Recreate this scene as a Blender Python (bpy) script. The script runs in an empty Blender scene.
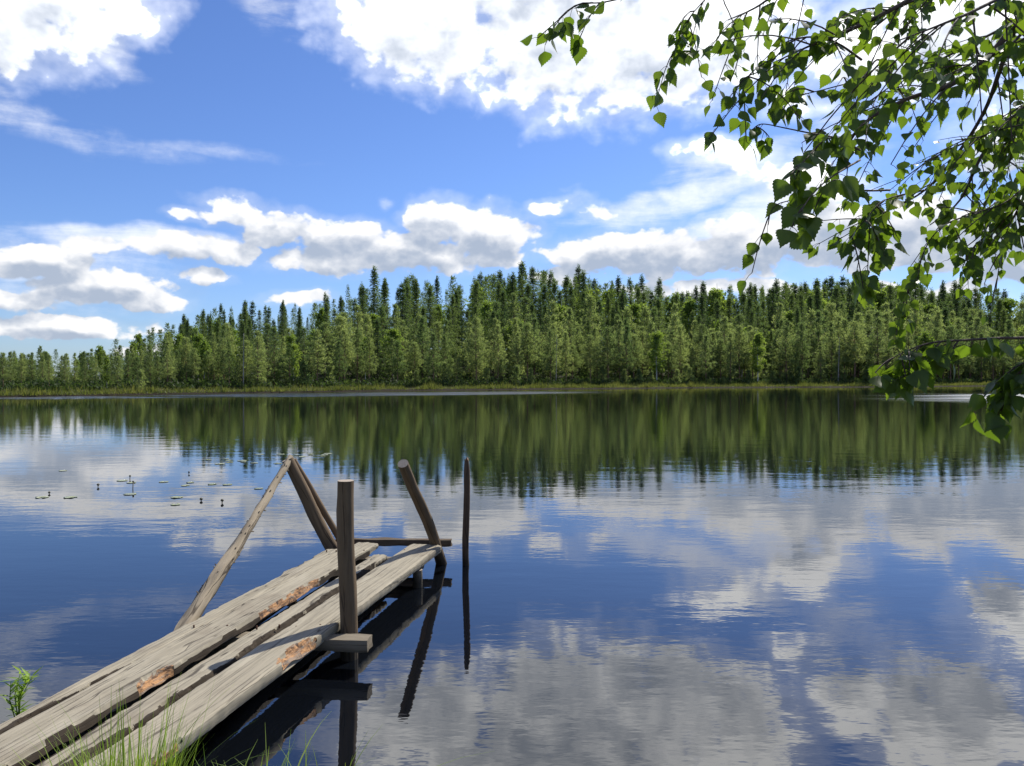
import bpy, bmesh, math, random
import numpy as np
from mathutils import Vector, Matrix, Euler, noise as mn

random.seed(7)
rng = np.random.default_rng(7)
R = math.radians
S = bpy.context.scene
COL = S.collection

# ------------------------------------------------------------------ camera
FPX = 773.0                       # focal length in photo pixels
EYE = 1.9                         # metres above the water
PITCH = math.atan(7.0 / FPX)
cam_d = bpy.data.cameras.new('camera')
cam_d.sensor_width = 36.0
cam_d.lens = 36.0 * FPX / 1024.0
cam_d.clip_start = 0.05
cam_d.clip_end = 5000
cam = bpy.data.objects.new('camera', cam_d)
COL.objects.link(cam)
cam.location = (0, 0, EYE)
cam.rotation_euler = (R(90) - PITCH, 0, 0)
S.camera = cam

# ------------------------------------------------------------------ view
S.view_settings.view_transform = 'Standard'
S.view_settings.look = 'None'
S.view_settings.gamma = 1.0
S.view_settings.use_curve_mapping = False
S.view_settings.exposure = 0.62
S.cycles.max_bounces = 8
S.cycles.transparent_max_bounces = 8
S.cycles.caustics_reflective = False
S.cycles.caustics_refractive = False
S.cycles.sample_clamp_indirect = 6.0
S.cycles.use_denoising = True

# ------------------------------------------------------------------ sun
SUN_AZ, SUN_EL = R(38), R(46)     # azimuth from +Y towards +X
sd = bpy.data.lights.new('sun', 'SUN')
sd.energy = 4.2
sd.angle = R(0.53)
sd.color = (1.0, 0.95, 0.86)
sun = bpy.data.objects.new('sun', sd)
COL.objects.link(sun)
SUN_DIR = Vector((math.sin(SUN_AZ) * math.cos(SUN_EL), math.cos(SUN_AZ) * math.cos(SUN_EL), math.sin(SUN_EL)))
sun.rotation_euler = SUN_DIR.to_track_quat('Z', 'Y').to_euler()

def ray(px, py):
    x, z = (px - 512) / FPX, -(py - 383) / FPX
    c, s = math.cos(PITCH), math.sin(PITCH)
    return Vector((x, c + z * s, z * c - s))
def at_z(px, py, z):
    d = ray(px, py)
    t = (z - EYE) / d.z
    return Vector((d.x * t, d.y * t, z))
def at_d(px, py, dist):
    d = ray(px, py)
    t = dist / d.y
    return Vector((d.x * t, dist, EYE + d.z * t))

# ------------------------------------------------------------------ node helper
class NT:
    def __init__(s, tree):
        s.t = tree; s.n = tree.nodes; s.l = tree.links
    def node(s, typ, **kw):
        n = s.n.new(typ)
        for k, v in kw.items(): setattr(n, k, v)
        return n
    def put(s, sock, v):
        if isinstance(v, bpy.types.NodeSocket): s.l.new(v, sock)
        else: sock.default_value = v
    def math(s, op, a, b=0.0, c=0.0, clamp=False):
        n = s.node('ShaderNodeMath', operation=op, use_clamp=clamp)
        s.put(n.inputs[0], a); s.put(n.inputs[1], b); s.put(n.inputs[2], c)
        return n.outputs[0]
    def vmath(s, op, a, b=(0, 0, 0), scale=None):
        n = s.node('ShaderNodeVectorMath', operation=op)
        s.put(n.inputs[0], a); s.put(n.inputs[1], b)
        if scale is not None: s.put(n.inputs['Scale'], scale)
        return n.outputs['Value'] if op in ('LENGTH', 'DOT_PRODUCT', 'DISTANCE') else n.outputs['Vector']
    def smooth(s, v, a, b, x=0.0, y=1.0):
        n = s.node('ShaderNodeMapRange', interpolation_type='SMOOTHSTEP')
        s.put(n.inputs['Value'], v)
        for k, q in (('From Min', a), ('From Max', b), ('To Min', x), ('To Max', y)): s.put(n.inputs[k], q)
        return n.outputs['Result']
    def lin(s, v, a, b, x=0.0, y=1.0):
        n = s.node('ShaderNodeMapRange', clamp=True)
        s.put(n.inputs['Value'], v)
        for k, q in (('From Min', a), ('From Max', b), ('To Min', x), ('To Max', y)): s.put(n.inputs[k], q)
        return n.outputs['Result']
    def noise(s, v, scale, detail=4.0, rough=0.5, dist=0.0, lac=2.0, dims='3D'):
        n = s.node('ShaderNodeTexNoise', noise_dimensions=dims)
        s.put(n.inputs['Vector'], v)
        for k, q in (('Scale', scale), ('Detail', detail), ('Roughness', rough), ('Distortion', dist), ('Lacunarity', lac)): s.put(n.inputs[k], q)
        return n.outputs['Fac']
    def noisec(s, v, scale, detail=4.0, rough=0.5):
        n = s.node('ShaderNodeTexNoise')
        s.put(n.inputs['Vector'], v)
        for k, q in (('Scale', scale), ('Detail', detail), ('Roughness', rough)): s.put(n.inputs[k], q)
        return n.outputs['Color']
    def mapping(s, v, loc=(0, 0, 0), rot=(0, 0, 0), scale=(1, 1, 1), typ='POINT'):
        n = s.node('ShaderNodeMapping', vector_type=typ)
        s.put(n.inputs['Vector'], v)
        n.inputs['Location'].default_value = loc
        n.inputs['Rotation'].default_value = rot
        n.inputs['Scale'].default_value = scale
        return n.outputs['Vector']
    def mix(s, fac, a, b, blend='MIX'):
        n = s.node('ShaderNodeMix', data_type='RGBA', blend_type=blend)
        s.put(n.inputs[0], fac); s.put(n.inputs[6], a); s.put(n.inputs[7], b)
        return n.outputs[2]
    def xyz(s, x, y, z=0.0):
        n = s.node('ShaderNodeCombineXYZ')
        s.put(n.inputs[0], x); s.put(n.inputs[1], y); s.put(n.inputs[2], z)
        return n.outputs[0]
    def sep(s, v):
        n = s.node('ShaderNodeSeparateXYZ'); s.put(n.inputs[0], v)
        return n.outputs
    def bump(s, h, strength, dist=0.01, normal=None):
        n = s.node('ShaderNodeBump')
        s.put(n.inputs['Height'], h); s.put(n.inputs['Strength'], strength); n.inputs['Distance'].default_value = dist
        if normal is not None: s.put(n.inputs['Normal'], normal)
        return n.outputs[0]

# ------------------------------------------------------------------ sky
def azel(px, py):
    d = ray(px, py).normalized()
    return math.atan2(d.x, d.y), math.asin(d.z)

# heaps of cumulus, (photo x, y, half width, half height, tilt, weight): turned into directions of the sky
CUMULUS = [
    (20, -10, 150, 75, 10, 1.1), (105, 5, 75, 38, 14, 0.9), (0, 30, 60, 42, 0, 1.0),
    (440, 22, 125, 62, -4, 1.15), (560, 40, 120, 74, -6, 1.2), (660, 40, 120, 70, 8, 1.2), (740, 20, 90, 60, 0, 1.1), (560, -30, 190, 66, 0, 1.2),
    (860, 45, 55, 42, 0, 1.1), (950, 30, 120, 70, 0, 1.15), (800, 100, 40, 16, 0, 0.7), (1010, 130, 60, 50, 0, 0.9),
    (720, 152, 52, 15, -4, 0.8), (556, 204, 36, 10, 8, 0.60), (606, 209, 30, 9, 0, 0.52), (800, 185, 70, 28, -18, 0.8),
    (600, 258, 66, 27, 0, 1.1), (665, 252, 80, 31, 0, 1.15), (745, 250, 85, 36, 0, 1.2), (835, 236, 90, 42, 0, 1.15), (930, 235, 90, 48, 0, 1.15), (1030, 240, 90, 60, 0, 1.15),
    (700, 290, 130, 14, 0, 0.8), (900, 295, 150, 16, 0, 0.9),
    (238, 208, 46, 19, 0, 1.05), (262, 214, 40, 14, 0, 0.9), (290, 228, 56, 22, 0, 1.1), (345, 240, 62, 24, 0, 1.1), (435, 224, 38, 30, 0, 1.2), (490, 240, 54, 34, 0, 1.2), (400, 254, 115, 25, 0, 1.15), (300, 262, 34, 14, 0, 0.8), (195, 215, 26, 9, 0, 0.8),
    (30, 258, 72, 23, 0, 1.05), (110, 244, 64, 14, 0, 0.9), (205, 248, 70, 17, 0, 1.05), (203, 273, 34, 12, 0, 1.0), (100, 288, 105, 23, 0, 1.1), (150, 300, 50, 14, 0, 0.9), (20, 298, 60, 16, 0, 0.95), (50, 326, 120, 15, 0, 1.05), (145, 326, 26, 8, 0, 0.7),
    (300, 298, 42, 8, 0, 0.8), (560, 275, 40, 14, 0, 0.8),
    (325, 262, 60, 18, 0, 0.9), (160, 346, 60, 8, 0, 0.7),
]
# thin streaks of high cloud
STREAKS = [(70, 132, 190, 20, -6, 0.52), (200, 148, 150, 9, -1, 0.38), (20, 112, 110, 22, -14, 0.55), (690, 195, 150, 24, 12, 0.95), (770, 215, 120, 34, 18, 1.1), (740, 160, 110, 24, 10, 0.9),
           (140, 236, 150, 16, 0, 0.9), (60, 270, 160, 60, 0, 0.7), (610, 212, 90, 16, 8, 0.6), (270, 10, 70, 34, -30, 0.45), (380, 200, 16, 12, 0, 0.5), (560, 190, 30, 8, 10, 0.4), (840, 140, 90, 60, 20, 0.6), (120, 55, 60, 20, -20, 0.5)]

def after(N, vec, d):                 # keeps the long chains of nodes in sequence
    return N.vmath('ADD', vec, N.vmath('SCALE', (1, 1, 0), scale=N.math('MULTIPLY', d, 1e-9)))
def ellipses(N, P, items):
    acc = None
    for i, (px, py, rx, ry, rot, w) in enumerate(items):
        u, v = azel(px, py)
        k = math.cos(u)
        if i and i % 5 == 0: P = after(N, P, acc)
        m = N.mapping(P, (u, v, 0), (0, 0, R(rot)), (rx / FPX * k * k, ry / FPX * k, 1.0), 'TEXTURE')
        e = N.math('MULTIPLY_ADD', N.vmath('DOT_PRODUCT', m, m), -w, w)
        acc = e if acc is None else smax(N, acc, e)
    return N.math('MAXIMUM', acc, -1.5)
def smax(N, a, b, k=0.08):
    n = N.node('ShaderNodeMath', operation='SMOOTH_MAX')
    N.put(n.inputs[0], a); N.put(n.inputs[1], b); n.inputs[2].default_value = k
    return n.outputs[0]

world = bpy.data.worlds.new('World')
S.world = world
world.use_nodes = True
world.cycles.sampling_method = 'MANUAL'
world.cycles.sample_map_resolution = 512
W = NT(world.node_tree)
W.n.clear()
sky = W.node('ShaderNodeTexSky', sky_type='NISHITA')
sky.sun_disc = False
sky.sun_elevation = SUN_EL
sky.sun_rotation = SUN_AZ
sky.altitude = 100
sky.air_density = 1.0
sky.dust_density = 0.35
sky.ozone_density = 2.0
SKY_TINT = (0.80, 1.02, 1.52, 1)
CLOUD_DARK = (4.8, 5.6, 7.0, 1)
CLOUD_LOW = (11.3, 11.3, 11.4, 1)
CLOUD_LIT = (21.0, 21.0, 20.8, 1)
STREAK_COL = (13.0, 13.2, 13.6, 1)
STRENGTH = 0.060
D = W.node('ShaderNodeTexCoord').outputs['Generated']
sx = W.sep(D)
az = W.math('ARCTAN2', sx[0], sx[1])
el = W.math('ARCSINE', sx[2])
P = W.xyz(az, el, 0.0)
blue = W.mix(1.0, sky.outputs[0], SKY_TINT, 'MULTIPLY')
warp = W.vmath('SUBTRACT', W.noisec(P, 10.0, 4.0, 0.55), (0.5, 0.5, 0.5))
def background(col):
    b = W.node('ShaderNodeBackground'); W.put(b.inputs['Color'], col); b.inputs['Strength'].default_value = STRENGTH
    return b.outputs[0]
def billow(p):
    pn = W.vmath('MULTIPLY', p, (1.0, 1.35, 1.0))
    n1 = W.noise(pn, 20.0, 8.0, 0.54)
    vor = W.node('ShaderNodeTexVoronoi', feature='SMOOTH_F1')
    W.put(vor.inputs['Vector'], W.vmath('ADD', pn, W.vmath('SCALE', warp, scale=0.05)))
    vor.inputs['Scale'].default_value = 38.0; vor.inputs['Smoothness'].default_value = 0.8; vor.inputs['Detail'].default_value = 2.0
    return W.math('MULTIPLY_ADD', vor.outputs['Distance'], -0.65, W.math('MULTIPLY_ADD', n1, 2.2, -0.83))
def clouded(items, streaks):
    """blue sky with streaks and heaps of cloud, lit from above"""
    def fld(p, chain=None):
        if chain is not None: p = after(W, p, chain)
        q = W.vmath('ADD', p, W.vmath('MULTIPLY', warp, (0.075, 0.040, 0.0)))
        return ellipses(W, q, items), billow(p)
    b0, n0 = fld(P)
    d0 = W.math('ADD', b0, n0)
    b1, n1 = fld(W.vmath('ADD', P, W.vmath('SCALE', (0.007, 0.021, 0.0), scale=W.lin(el, 0.08, 0.42, 0.75, 1.5))), d0)
    d1 = W.math('ADD', b1, n1)
    alpha = W.smooth(d0, W.lin(el, 0.12, 0.34, -0.04, -0.12), W.lin(el, 0.12, 0.34, 0.28, 0.50))
    veil = W.math('MULTIPLY', W.smooth(W.math('MULTIPLY_ADD', n0, 0.7, b0), -0.75, 0.35), W.lin(el, 0.12, 0.34, 0.13, 0.34))   # thin mist round the heaps
    alpha = W.math('MAXIMUM', alpha, veil)
    # how much cloud lies between this spot and the sun above it
    thick = W.math('MAXIMUM', W.math('MULTIPLY_ADD', d1, 0.55, W.math('MULTIPLY', b1, 0.75)), 0.0)
    lit = W.math('EXPONENT', W.math('MULTIPLY', W.math('POWER', thick, 2.0), W.lin(el, 0.10, 0.36, -1.5, -0.36)))
    lit = W.math('ADD', lit, W.math('MULTIPLY', W.math('SUBTRACT', n0, n1), W.lin(el, 0.12, 0.34, 0.60, 0.14)), clamp=True)
    Pc = after(W, P, d1)
    sm = ellipses(W, W.vmath('ADD', Pc, W.vmath('MULTIPLY', warp, (0.08, 0.035, 0.0))), streaks)
    sn = W.noise(W.mapping(Pc, (0, 0, 0), (0, 0, R(-8)), (7.0, 36.0, 1.0)), 1.0, 7.0, 0.62, 0.4)
    sn2 = W.noise(Pc, 24.0, 7.0, 0.6)
    st = W.math('ADD', W.math('MULTIPLY', W.math('MAXIMUM', sm, 0.0), 0.8), W.math('MULTIPLY_ADD', sn, 1.3, W.math('MULTIPLY_ADD', sn2, 0.8, -1.15)))
    sa = W.math('MULTIPLY', W.math('MULTIPLY', W.smooth(st, 0.0, 1.1), W.smooth(sm, 0.0, 0.5)), 0.9)
    c1 = W.mix(sa, blue, STREAK_COL)
    return background(W.mix(W.math('MULTIPLY', alpha, 0.97), c1, W.mix(W.math('POWER', lit, W.lin(el, 0.16, 0.32, 1.25, 1.7)), CLOUD_DARK, W.mix(W.smooth(el, 0.16, 0.32), CLOUD_LOW, CLOUD_LIT))))
def near_to(items, lo, hi): return [e for e in items if e[0] + e[2] * 1.25 > lo and e[0] - e[2] * 1.25 < hi]
MIDPX = 375
def mixs(f, a, b):
    n = W.node('ShaderNodeMixShader'); W.put(n.inputs[0], f); W.l.new(a, n.inputs[1]); W.l.new(b, n.inputs[2])
    return n.outputs[0]
front = mixs(W.math('GREATER_THAN', az, azel(MIDPX, 376)[0]), clouded(near_to(CUMULUS, -500, MIDPX), near_to(STREAKS, -500, MIDPX)), clouded(near_to(CUMULUS, MIDPX, 2000), near_to(STREAKS, MIDPX, 2000)))
# loose cloud over the part of the sky that lies outside the view
fn = W.noise(W.vmath('MULTIPLY', P, (1, 1.8, 1)), 3.2, 7.0, 0.58)
away_col = W.mix(W.smooth(fn, 0.50, 0.64), blue, W.mix(W.smooth(fn, 0.56, 0.8), (12.0, 12.0, 12.2, 1), (6, 6.3, 7, 1)))
outside = W.math('MAXIMUM', W.smooth(W.math('ABSOLUTE', az), 0.68, 0.80), W.smooth(el, 0.50, 0.62))
skysh = mixs(W.math('LESS_THAN', el, 0.0), mixs(outside, front, background(away_col)), background(blue))
wo = W.node('ShaderNodeOutputWorld')
W.l.new(skysh, wo.inputs[0])

# ------------------------------------------------------------------ object helpers
def mesh(name, verts, faces, mats, idx=None, smooth=False):
    me = bpy.data.meshes.new(name)
    me.from_pydata([tuple(v) for v in verts], [], faces)
    for m in (mats if isinstance(mats, (list, tuple)) else [mats]): me.materials.append(m)
    if idx is not None: me.polygons.foreach_set('material_index', idx)
    if smooth: me.polygons.foreach_set('use_smooth', [True] * len(me.polygons))
    me.update()
    return me
def fast_mesh(name, V, F, mats, smooth=False):
    """V (n,3) array, F (m,k) array of triangles or quads"""
    V = np.asarray(V, np.float32); F = np.asarray(F, np.int32)
    me = bpy.data.meshes.new(name)
    k = F.shape[1]
    me.vertices.add(len(V)); me.vertices.foreach_set('co', V.ravel())
    me.loops.add(F.size); me.loops.foreach_set('vertex_index', F.ravel())
    me.polygons.add(len(F)); me.polygons.foreach_set('loop_start', np.arange(0, F.size, k, dtype=np.int32))
    for m in (mats if isinstance(mats, (list, tuple)) else [mats]): me.materials.append(m)
    me.update(calc_edges=True); me.validate()
    if smooth: me.polygons.foreach_set('use_smooth', [True] * len(me.polygons))
    return me
def obj(name, me, parent=None, loc=(0, 0, 0), rot=(0, 0, 0)):
    o = bpy.data.objects.new(name, me)
    COL.objects.link(o)
    o.location = loc; o.rotation_euler = rot
    if parent: o.parent = parent
    return o
def tag(o, label, cat, group=None):
    o['label'] = label; o['category'] = cat
    if group: o['group'] = group
    return o
def thing(name, label, cat, loc=(0, 0, 0), rot=(0, 0, 0), group=None):
    return tag(obj(name, None, None, loc, rot), label, cat, group)
def structure(o): o['kind'] = 'structure'; return o

class MB:
    """collects tubes and sheets into one mesh"""
    def __init__(s): s.v = []; s.f = []; s.m = []
    def tube(s, pts, rad, n=8, cap=True, rough=0.0, m=0, capm=None, seed=0.0):
        pts = [Vector(p) for p in pts]
        base = len(s.v)
        up = None
        for i, p in enumerate(pts):
            t = (pts[min(i + 1, len(pts) - 1)] - pts[max(i - 1, 0)]).normalized()
            if up is None:
                up = t.orthogonal().normalized()
            up = (up - t * up.dot(t)).normalized()
            b = t.cross(up)
            for k in range(n):
                a = 2 * math.pi * k / n
                r = rad[i]
                d = up * math.cos(a) + b * math.sin(a)
                if rough:
                    r *= 1 + rough * mn.noise(Vector((d.x * 1.5 + seed, d.y * 1.5, d.z * 1.5)) + p * 4.0) + rough * 0.5 * mn.noise(d * 5 + p * 14)
                s.v.append(p + d * r)
        for i in range(len(pts) - 1):
            for k in range(n):
                a = base + i * n + k; b2 = base + i * n + (k + 1) % n
                s.f.append((a, b2, b2 + n, a + n)); s.m.append(m)
        if cap:
            cm = m if capm is None else capm
            s.f.append(tuple(base + k for k in range(n))[::-1]); s.m.append(cm)
            e = base + (len(pts) - 1) * n
            s.f.append(tuple(e + k for k in range(n))); s.m.append(cm)
    def build(s, name, mats, smooth=True): return mesh(name, s.v, s.f, mats, s.m, smooth)

def lerp(a, b, t): return a + (b - a) * t
def sstep(a, b, x):
    t = min(1.0, max(0.0, (x - a) / (b - a))); return t * t * (3 - 2 * t)
def path(a, b, n, bend=0.0, seed=0.0):
    a, b = Vector(a), Vector(b); L = (b - a).length
    out = []
    for i in range(n + 1):
        t = i / n
        w = math.sin(math.pi * t)
        o = Vector((mn.noise(Vector((t * 2.2, seed, 0))), mn.noise(Vector((t * 2.2, seed, 7))), mn.noise(Vector((t * 2.2, seed, 13)))))
        out.append(a.lerp(b, t) + o * bend * L * w)
    return out

# ------------------------------------------------------------------ materials
def new_mat(name):
    m = bpy.data.materials.new(name); m.use_nodes = True
    N = NT(m.node_tree); N.n.clear()
    out = N.node('ShaderNodeOutputMaterial')
    return m, N, out
def principled(N, out, **kw):
    b = N.node('ShaderNodeBsdfPrincipled')
    for k, v in kw.items(): N.put(b.inputs[k.replace('_', ' ')], v)
    N.l.new(b.outputs[0], out.inputs[0])
    return b

def mat_foliage(name, c1, c2, trans, tmix=0.45, hue_spread=0.5, rough=0.7, clump=0.7, gloss=0.25, by_object=True):
    m, N, out = new_mat(name)
    oi = N.node('ShaderNodeObjectInfo')
    tcn = N.node('ShaderNodeTexCoord')
    geo = N.node('ShaderNodeNewGeometry')
    cl = N.noise(tcn.outputs['Object'], clump, 2.0, 0.5)
    rnd = N.math('MULTIPLY_ADD', oi.outputs['Random'], hue_spread, N.math('MULTIPLY_ADD', geo.outputs['Random Per Island'], 0.35, N.math('MULTIPLY_ADD', cl, 0.7, -0.4)), clamp=True)
    col = N.mix(rnd, (*c1, 1), (*c2, 1))
    tr = N.mix(1.0, col, (*trans, 1), 'MULTIPLY')
    d = N.node('ShaderNodeBsdfPrincipled')
    N.put(d.inputs['Base Color'], col); d.inputs['Roughness'].default_value = rough
    d.inputs['Specular IOR Level'].default_value = gloss
    t = N.node('ShaderNodeBsdfTranslucent'); N.put(t.inputs[0], tr)
    mx = N.node('ShaderNodeMixShader'); mx.inputs[0].default_value = tmix
    N.l.new(d.outputs[0], mx.inputs[1]); N.l.new(t.outputs[0], mx.inputs[2])
    N.l.new(mx.outputs[0], out.inputs[0])
    return m

M_PINE = mat_foliage('pine_needles', (0.065, 0.105, 0.042), (0.205, 0.245, 0.10), (1.9, 1.95, 1.25), 0.5, 0.9)
M_SPRUCE = mat_foliage('spruce_needles', (0.042, 0.074, 0.030), (0.125, 0.165, 0.060), (1.7, 1.8, 1.0), 0.45, 0.75)
M_ASPEN = mat_foliage('broad_leaves', (0.13, 0.19, 0.04), (0.25, 0.31, 0.075), (1.8, 1.9, 1.0), 0.5)
M_LEAF = mat_foliage('birch_leaf', (0.050, 0.085, 0.014), (0.12, 0.17, 0.026), (2.9, 2.9, 1.0), 0.5, 0.0, 0.42, 3.0, 0.45)
M_GRASS = mat_foliage('grass_blades', (0.15, 0.24, 0.04), (0.38, 0.44, 0.11), (1.9, 1.9, 0.8), 0.5, 0.3, 0.5, 3.0)
M_SHOOT = mat_foliage('shoot_leaves', (0.22, 0.33, 0.05), (0.40, 0.50, 0.12), (1.9, 1.9, 0.8), 0.5, 0.3, 0.5, 3.0)
M_UNDER = mat_foliage('bush_leaves', (0.035, 0.06, 0.02), (0.13, 0.16, 0.05), (1.6, 1.7, 1.0), 0.4, 0.0, 0.7, 0.35)
M_SEDGE = mat_foliage('sedge_blades', (0.10, 0.125, 0.034), (0.33, 0.31, 0.10), (1.4, 1.4, 0.8), 0.42, 0.0, 0.6, 0.22)

def mat_bark(name, c1, c2, scale=6.0):
    m, N, out = new_mat(name)
    tcn = N.node('ShaderNodeTexCoord')
    n = N.noise(N.mapping(tcn.outputs['Object'], scale=(1, 1, 0.35)), scale, 5.0, 0.6)
    col = N.mix(N.smooth(n, 0.35, 0.65), (*c1, 1), (*c2, 1))
    principled(N, out, Base_Color=col, Roughness=0.9, Normal=N.bump(n, 0.6, 0.02))
    return m
M_PINEBARK = mat_bark('pine_bark', (0.10, 0.065, 0.045), (0.24, 0.14, 0.085), 3.0)
M_SPRUCEBARK = mat_bark('spruce_bark', (0.06, 0.05, 0.042), (0.13, 0.11, 0.095), 3.0)
M_SNAG = mat_bark('dead_wood', (0.20, 0.18, 0.16), (0.36, 0.34, 0.31), 4.0)
M_TWIG = mat_bark('birch_twig_bark', (0.045, 0.03, 0.022), (0.10, 0.07, 0.05), 30.0)
def mat_birchbark():
    m, N, out = new_mat('birch_bark')
    tcn = N.node('ShaderNodeTexCoord')
    n = N.noise(N.mapping(tcn.outputs['Object'], scale=(1.2, 1.2, 7)), 3.0, 5.0, 0.6)
    col = N.mix(N.smooth(n, 0.56, 0.64), (0.55, 0.53, 0.48, 1), (0.05, 0.045, 0.04, 1))
    principled(N, out, Base_Color=col, Roughness=0.75, Normal=N.bump(n, 0.4, 0.01))
    return m
M_BIRCHBARK = mat_birchbark()

def mat_wood(name, tint=(1, 1, 1), dark=1.0, scale=1.0, rounded=False, wet=True):
    """grey weathered wood, grain along local X (boards) or local Z (poles)"""
    m, N, out = new_mat(name)
    tcn = N.node('ShaderNodeTexCoord')
    oi = N.node('ShaderNodeObjectInfo')
    P0 = N.vmath('ADD', tcn.outputs['Object'], N.vmath('SCALE', (3.1, 5.7, 2.3), scale=N.math('MULTIPLY', oi.outputs['Random'], 9.0)))
    st = (0.32, 14, 14) if not rounded else (12, 12, 0.5)
    wig = N.vmath('SUBTRACT', N.noisec(P0, 2.2, 2.0), (0.5, 0.5, 0.5))
    Pw = N.vmath('ADD', P0, N.vmath('SCALE', wig, scale=0.05))
    g1 = N.noise(N.mapping(Pw, scale=st), 3.6 * scale, 8.0, 0.62)
    g2 = N.noise(N.mapping(Pw, scale=tuple(4 * q if q > 1 else q * 2.2 for q in st)), 2.4 * scale, 5.0, 0.6)
    blot = N.noise(P0, 2.6, 5.0, 0.6)
    patch = N.noise(N.mapping(P0, scale=(0.5, 2, 2) if not rounded else (2, 2, 0.5)), 3.0, 3.0, 0.5)
    c = N.mix(N.smooth(g1, 0.3, 0.7), (0.215 * dark, 0.196 * dark, 0.158 * dark, 1), (0.320 * dark, 0.294 * dark, 0.238 * dark, 1))
    c = N.mix(N.math('MULTIPLY', N.smooth(blot, 0.5, 0.72), 0.55), c, (0.17 * dark, 0.145 * dark, 0.115 * dark, 1))
    c = N.mix(N.math('MULTIPLY', N.smooth(patch, 0.52, 0.75), 0.6), c, (0.37 * dark, 0.345 * dark, 0.29 * dark, 1))
    crack = N.smooth(g2, 0.26, 0.36)              # dark hairline checks
    c = N.mix(N.math('MULTIPLY', N.math('SUBTRACT', 1.0, crack), 0.75), c, (0.045, 0.037, 0.03, 1))
    wv = N.node('ShaderNodeTexVoronoi', feature='DISTANCE_TO_EDGE')
    N.put(wv.inputs['Vector'], N.mapping(Pw, scale=(0.22, 22, 22) if not rounded else (9, 9, 0.5))); wv.inputs['Scale'].default_value = 1.0
    split = N.math('MULTIPLY', N.smooth(wv.outputs['Distance'], 0.035, 0.0), N.smooth(blot, 0.36, 0.56))
    kn = N.node('ShaderNodeTexVoronoi', feature='F1')
    N.put(kn.inputs['Vector'], N.mapping(Pw, scale=(1.5, 4.5, 4.5) if not rounded else (3, 3, 2.2))); kn.inputs['Scale'].default_value = 1.0
    knot = N.smooth(kn.outputs['Distance'], 0.15, 0.05)
    c = N.mix(N.math('MULTIPLY', split, 0.85), c, (0.035, 0.028, 0.022, 1))
    c = N.mix(N.math('MULTIPLY', knot, 0.7), c, (0.09, 0.065, 0.045, 1))
    crack = N.math('SUBTRACT', crack, N.math('MULTIPLY', split, 1.5))
    c = N.mix(1.0, c, (*tint, 1), 'MULTIPLY')
    wz = N.sep(N.node('ShaderNodeNewGeometry').outputs['Position'])[2]        # timber soaked dark by the lake
    wet_ = N.smooth(N.math('ADD', wz, N.math('MULTIPLY_ADD', blot, 0.12, -0.06)), 0.17, 0.03)
    c = N.mix(N.math('MULTIPLY', wet_, 0.8), c, (0.022, 0.019, 0.014, 1))
    h = N.math('ADD', N.math('MULTIPLY', g1, 0.6), N.math('MULTIPLY', crack, 0.6))
    principled(N, out, Base_Color=c, Roughness=0.85, Specular_IOR_Level=0.25, Normal=N.bump(h, 0.65, 0.006))
    return m
M_PLANK = mat_wood('weathered_plank', (1.02, 0.985, 0.90))
M_BEAM = mat_wood('weathered_beam', (0.9, 0.82, 0.72), 0.75)
M_DARKBEAM = mat_wood('dark_beam', (1.0, 0.80, 0.64), 0.36)
M_POST = mat_wood('weathered_post', (1.0, 0.77, 0.57), 0.52, rounded=True)
M_PEELED = mat_wood('peeled_pole', (1.0, 0.90, 0.78), 0.95, rounded=True)
M_DARKPOLE = mat_wood('dark_wet_pole', (0.95, 0.68, 0.52), 0.36, rounded=True)
def mat_rot():
    m, N, out = new_mat('rotten_wood')
    tcn = N.node('ShaderNodeTexCoord')
    n = N.noise(N.mapping(tcn.outputs['Object'], scale=(2.2, 16, 16)), 3.0, 6.0, 0.65)
    n2 = N.noise(tcn.outputs['Object'], 22.0, 4.0, 0.6)
    c = N.mix(N.smooth(n, 0.35, 0.65), (0.12, 0.062, 0.030, 1), (0.46, 0.245, 0.105, 1))
    c = N.mix(N.smooth(n2, 0.5, 0.66), c, (0.06, 0.035, 0.022, 1))
    g = N.noise(N.mapping(tcn.outputs['Object'], scale=(1.5, 9, 9)), 4.0, 5.0, 0.6)
    c = N.mix(N.math('MULTIPLY', N.smooth(g, 0.50, 0.62), 0.6), c, (0.25, 0.22, 0.18, 1))
    principled(N, out, Base_Color=c, Roughness=0.95, Normal=N.bump(N.math('ADD', n, n2), 1.0, 0.015))
    return m
M_ROT = mat_rot()
M_DECAY = mat_wood('decayed_wood', (1.0, 0.80, 0.62), 0.14)
def mat_endgrain():
    m, N, out = new_mat('end_grain')
    tcn = N.node('ShaderNodeTexCoord')
    n = N.noise(tcn.outputs['Object'], 60.0, 4.0, 0.6)
    c = N.mix(n, (0.22, 0.17, 0.12, 1), (0.42, 0.36, 0.29, 1))
    principled(N, out, Base_Color=c, Roughness=0.9)
    return m
M_END = mat_endgrain()

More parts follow.
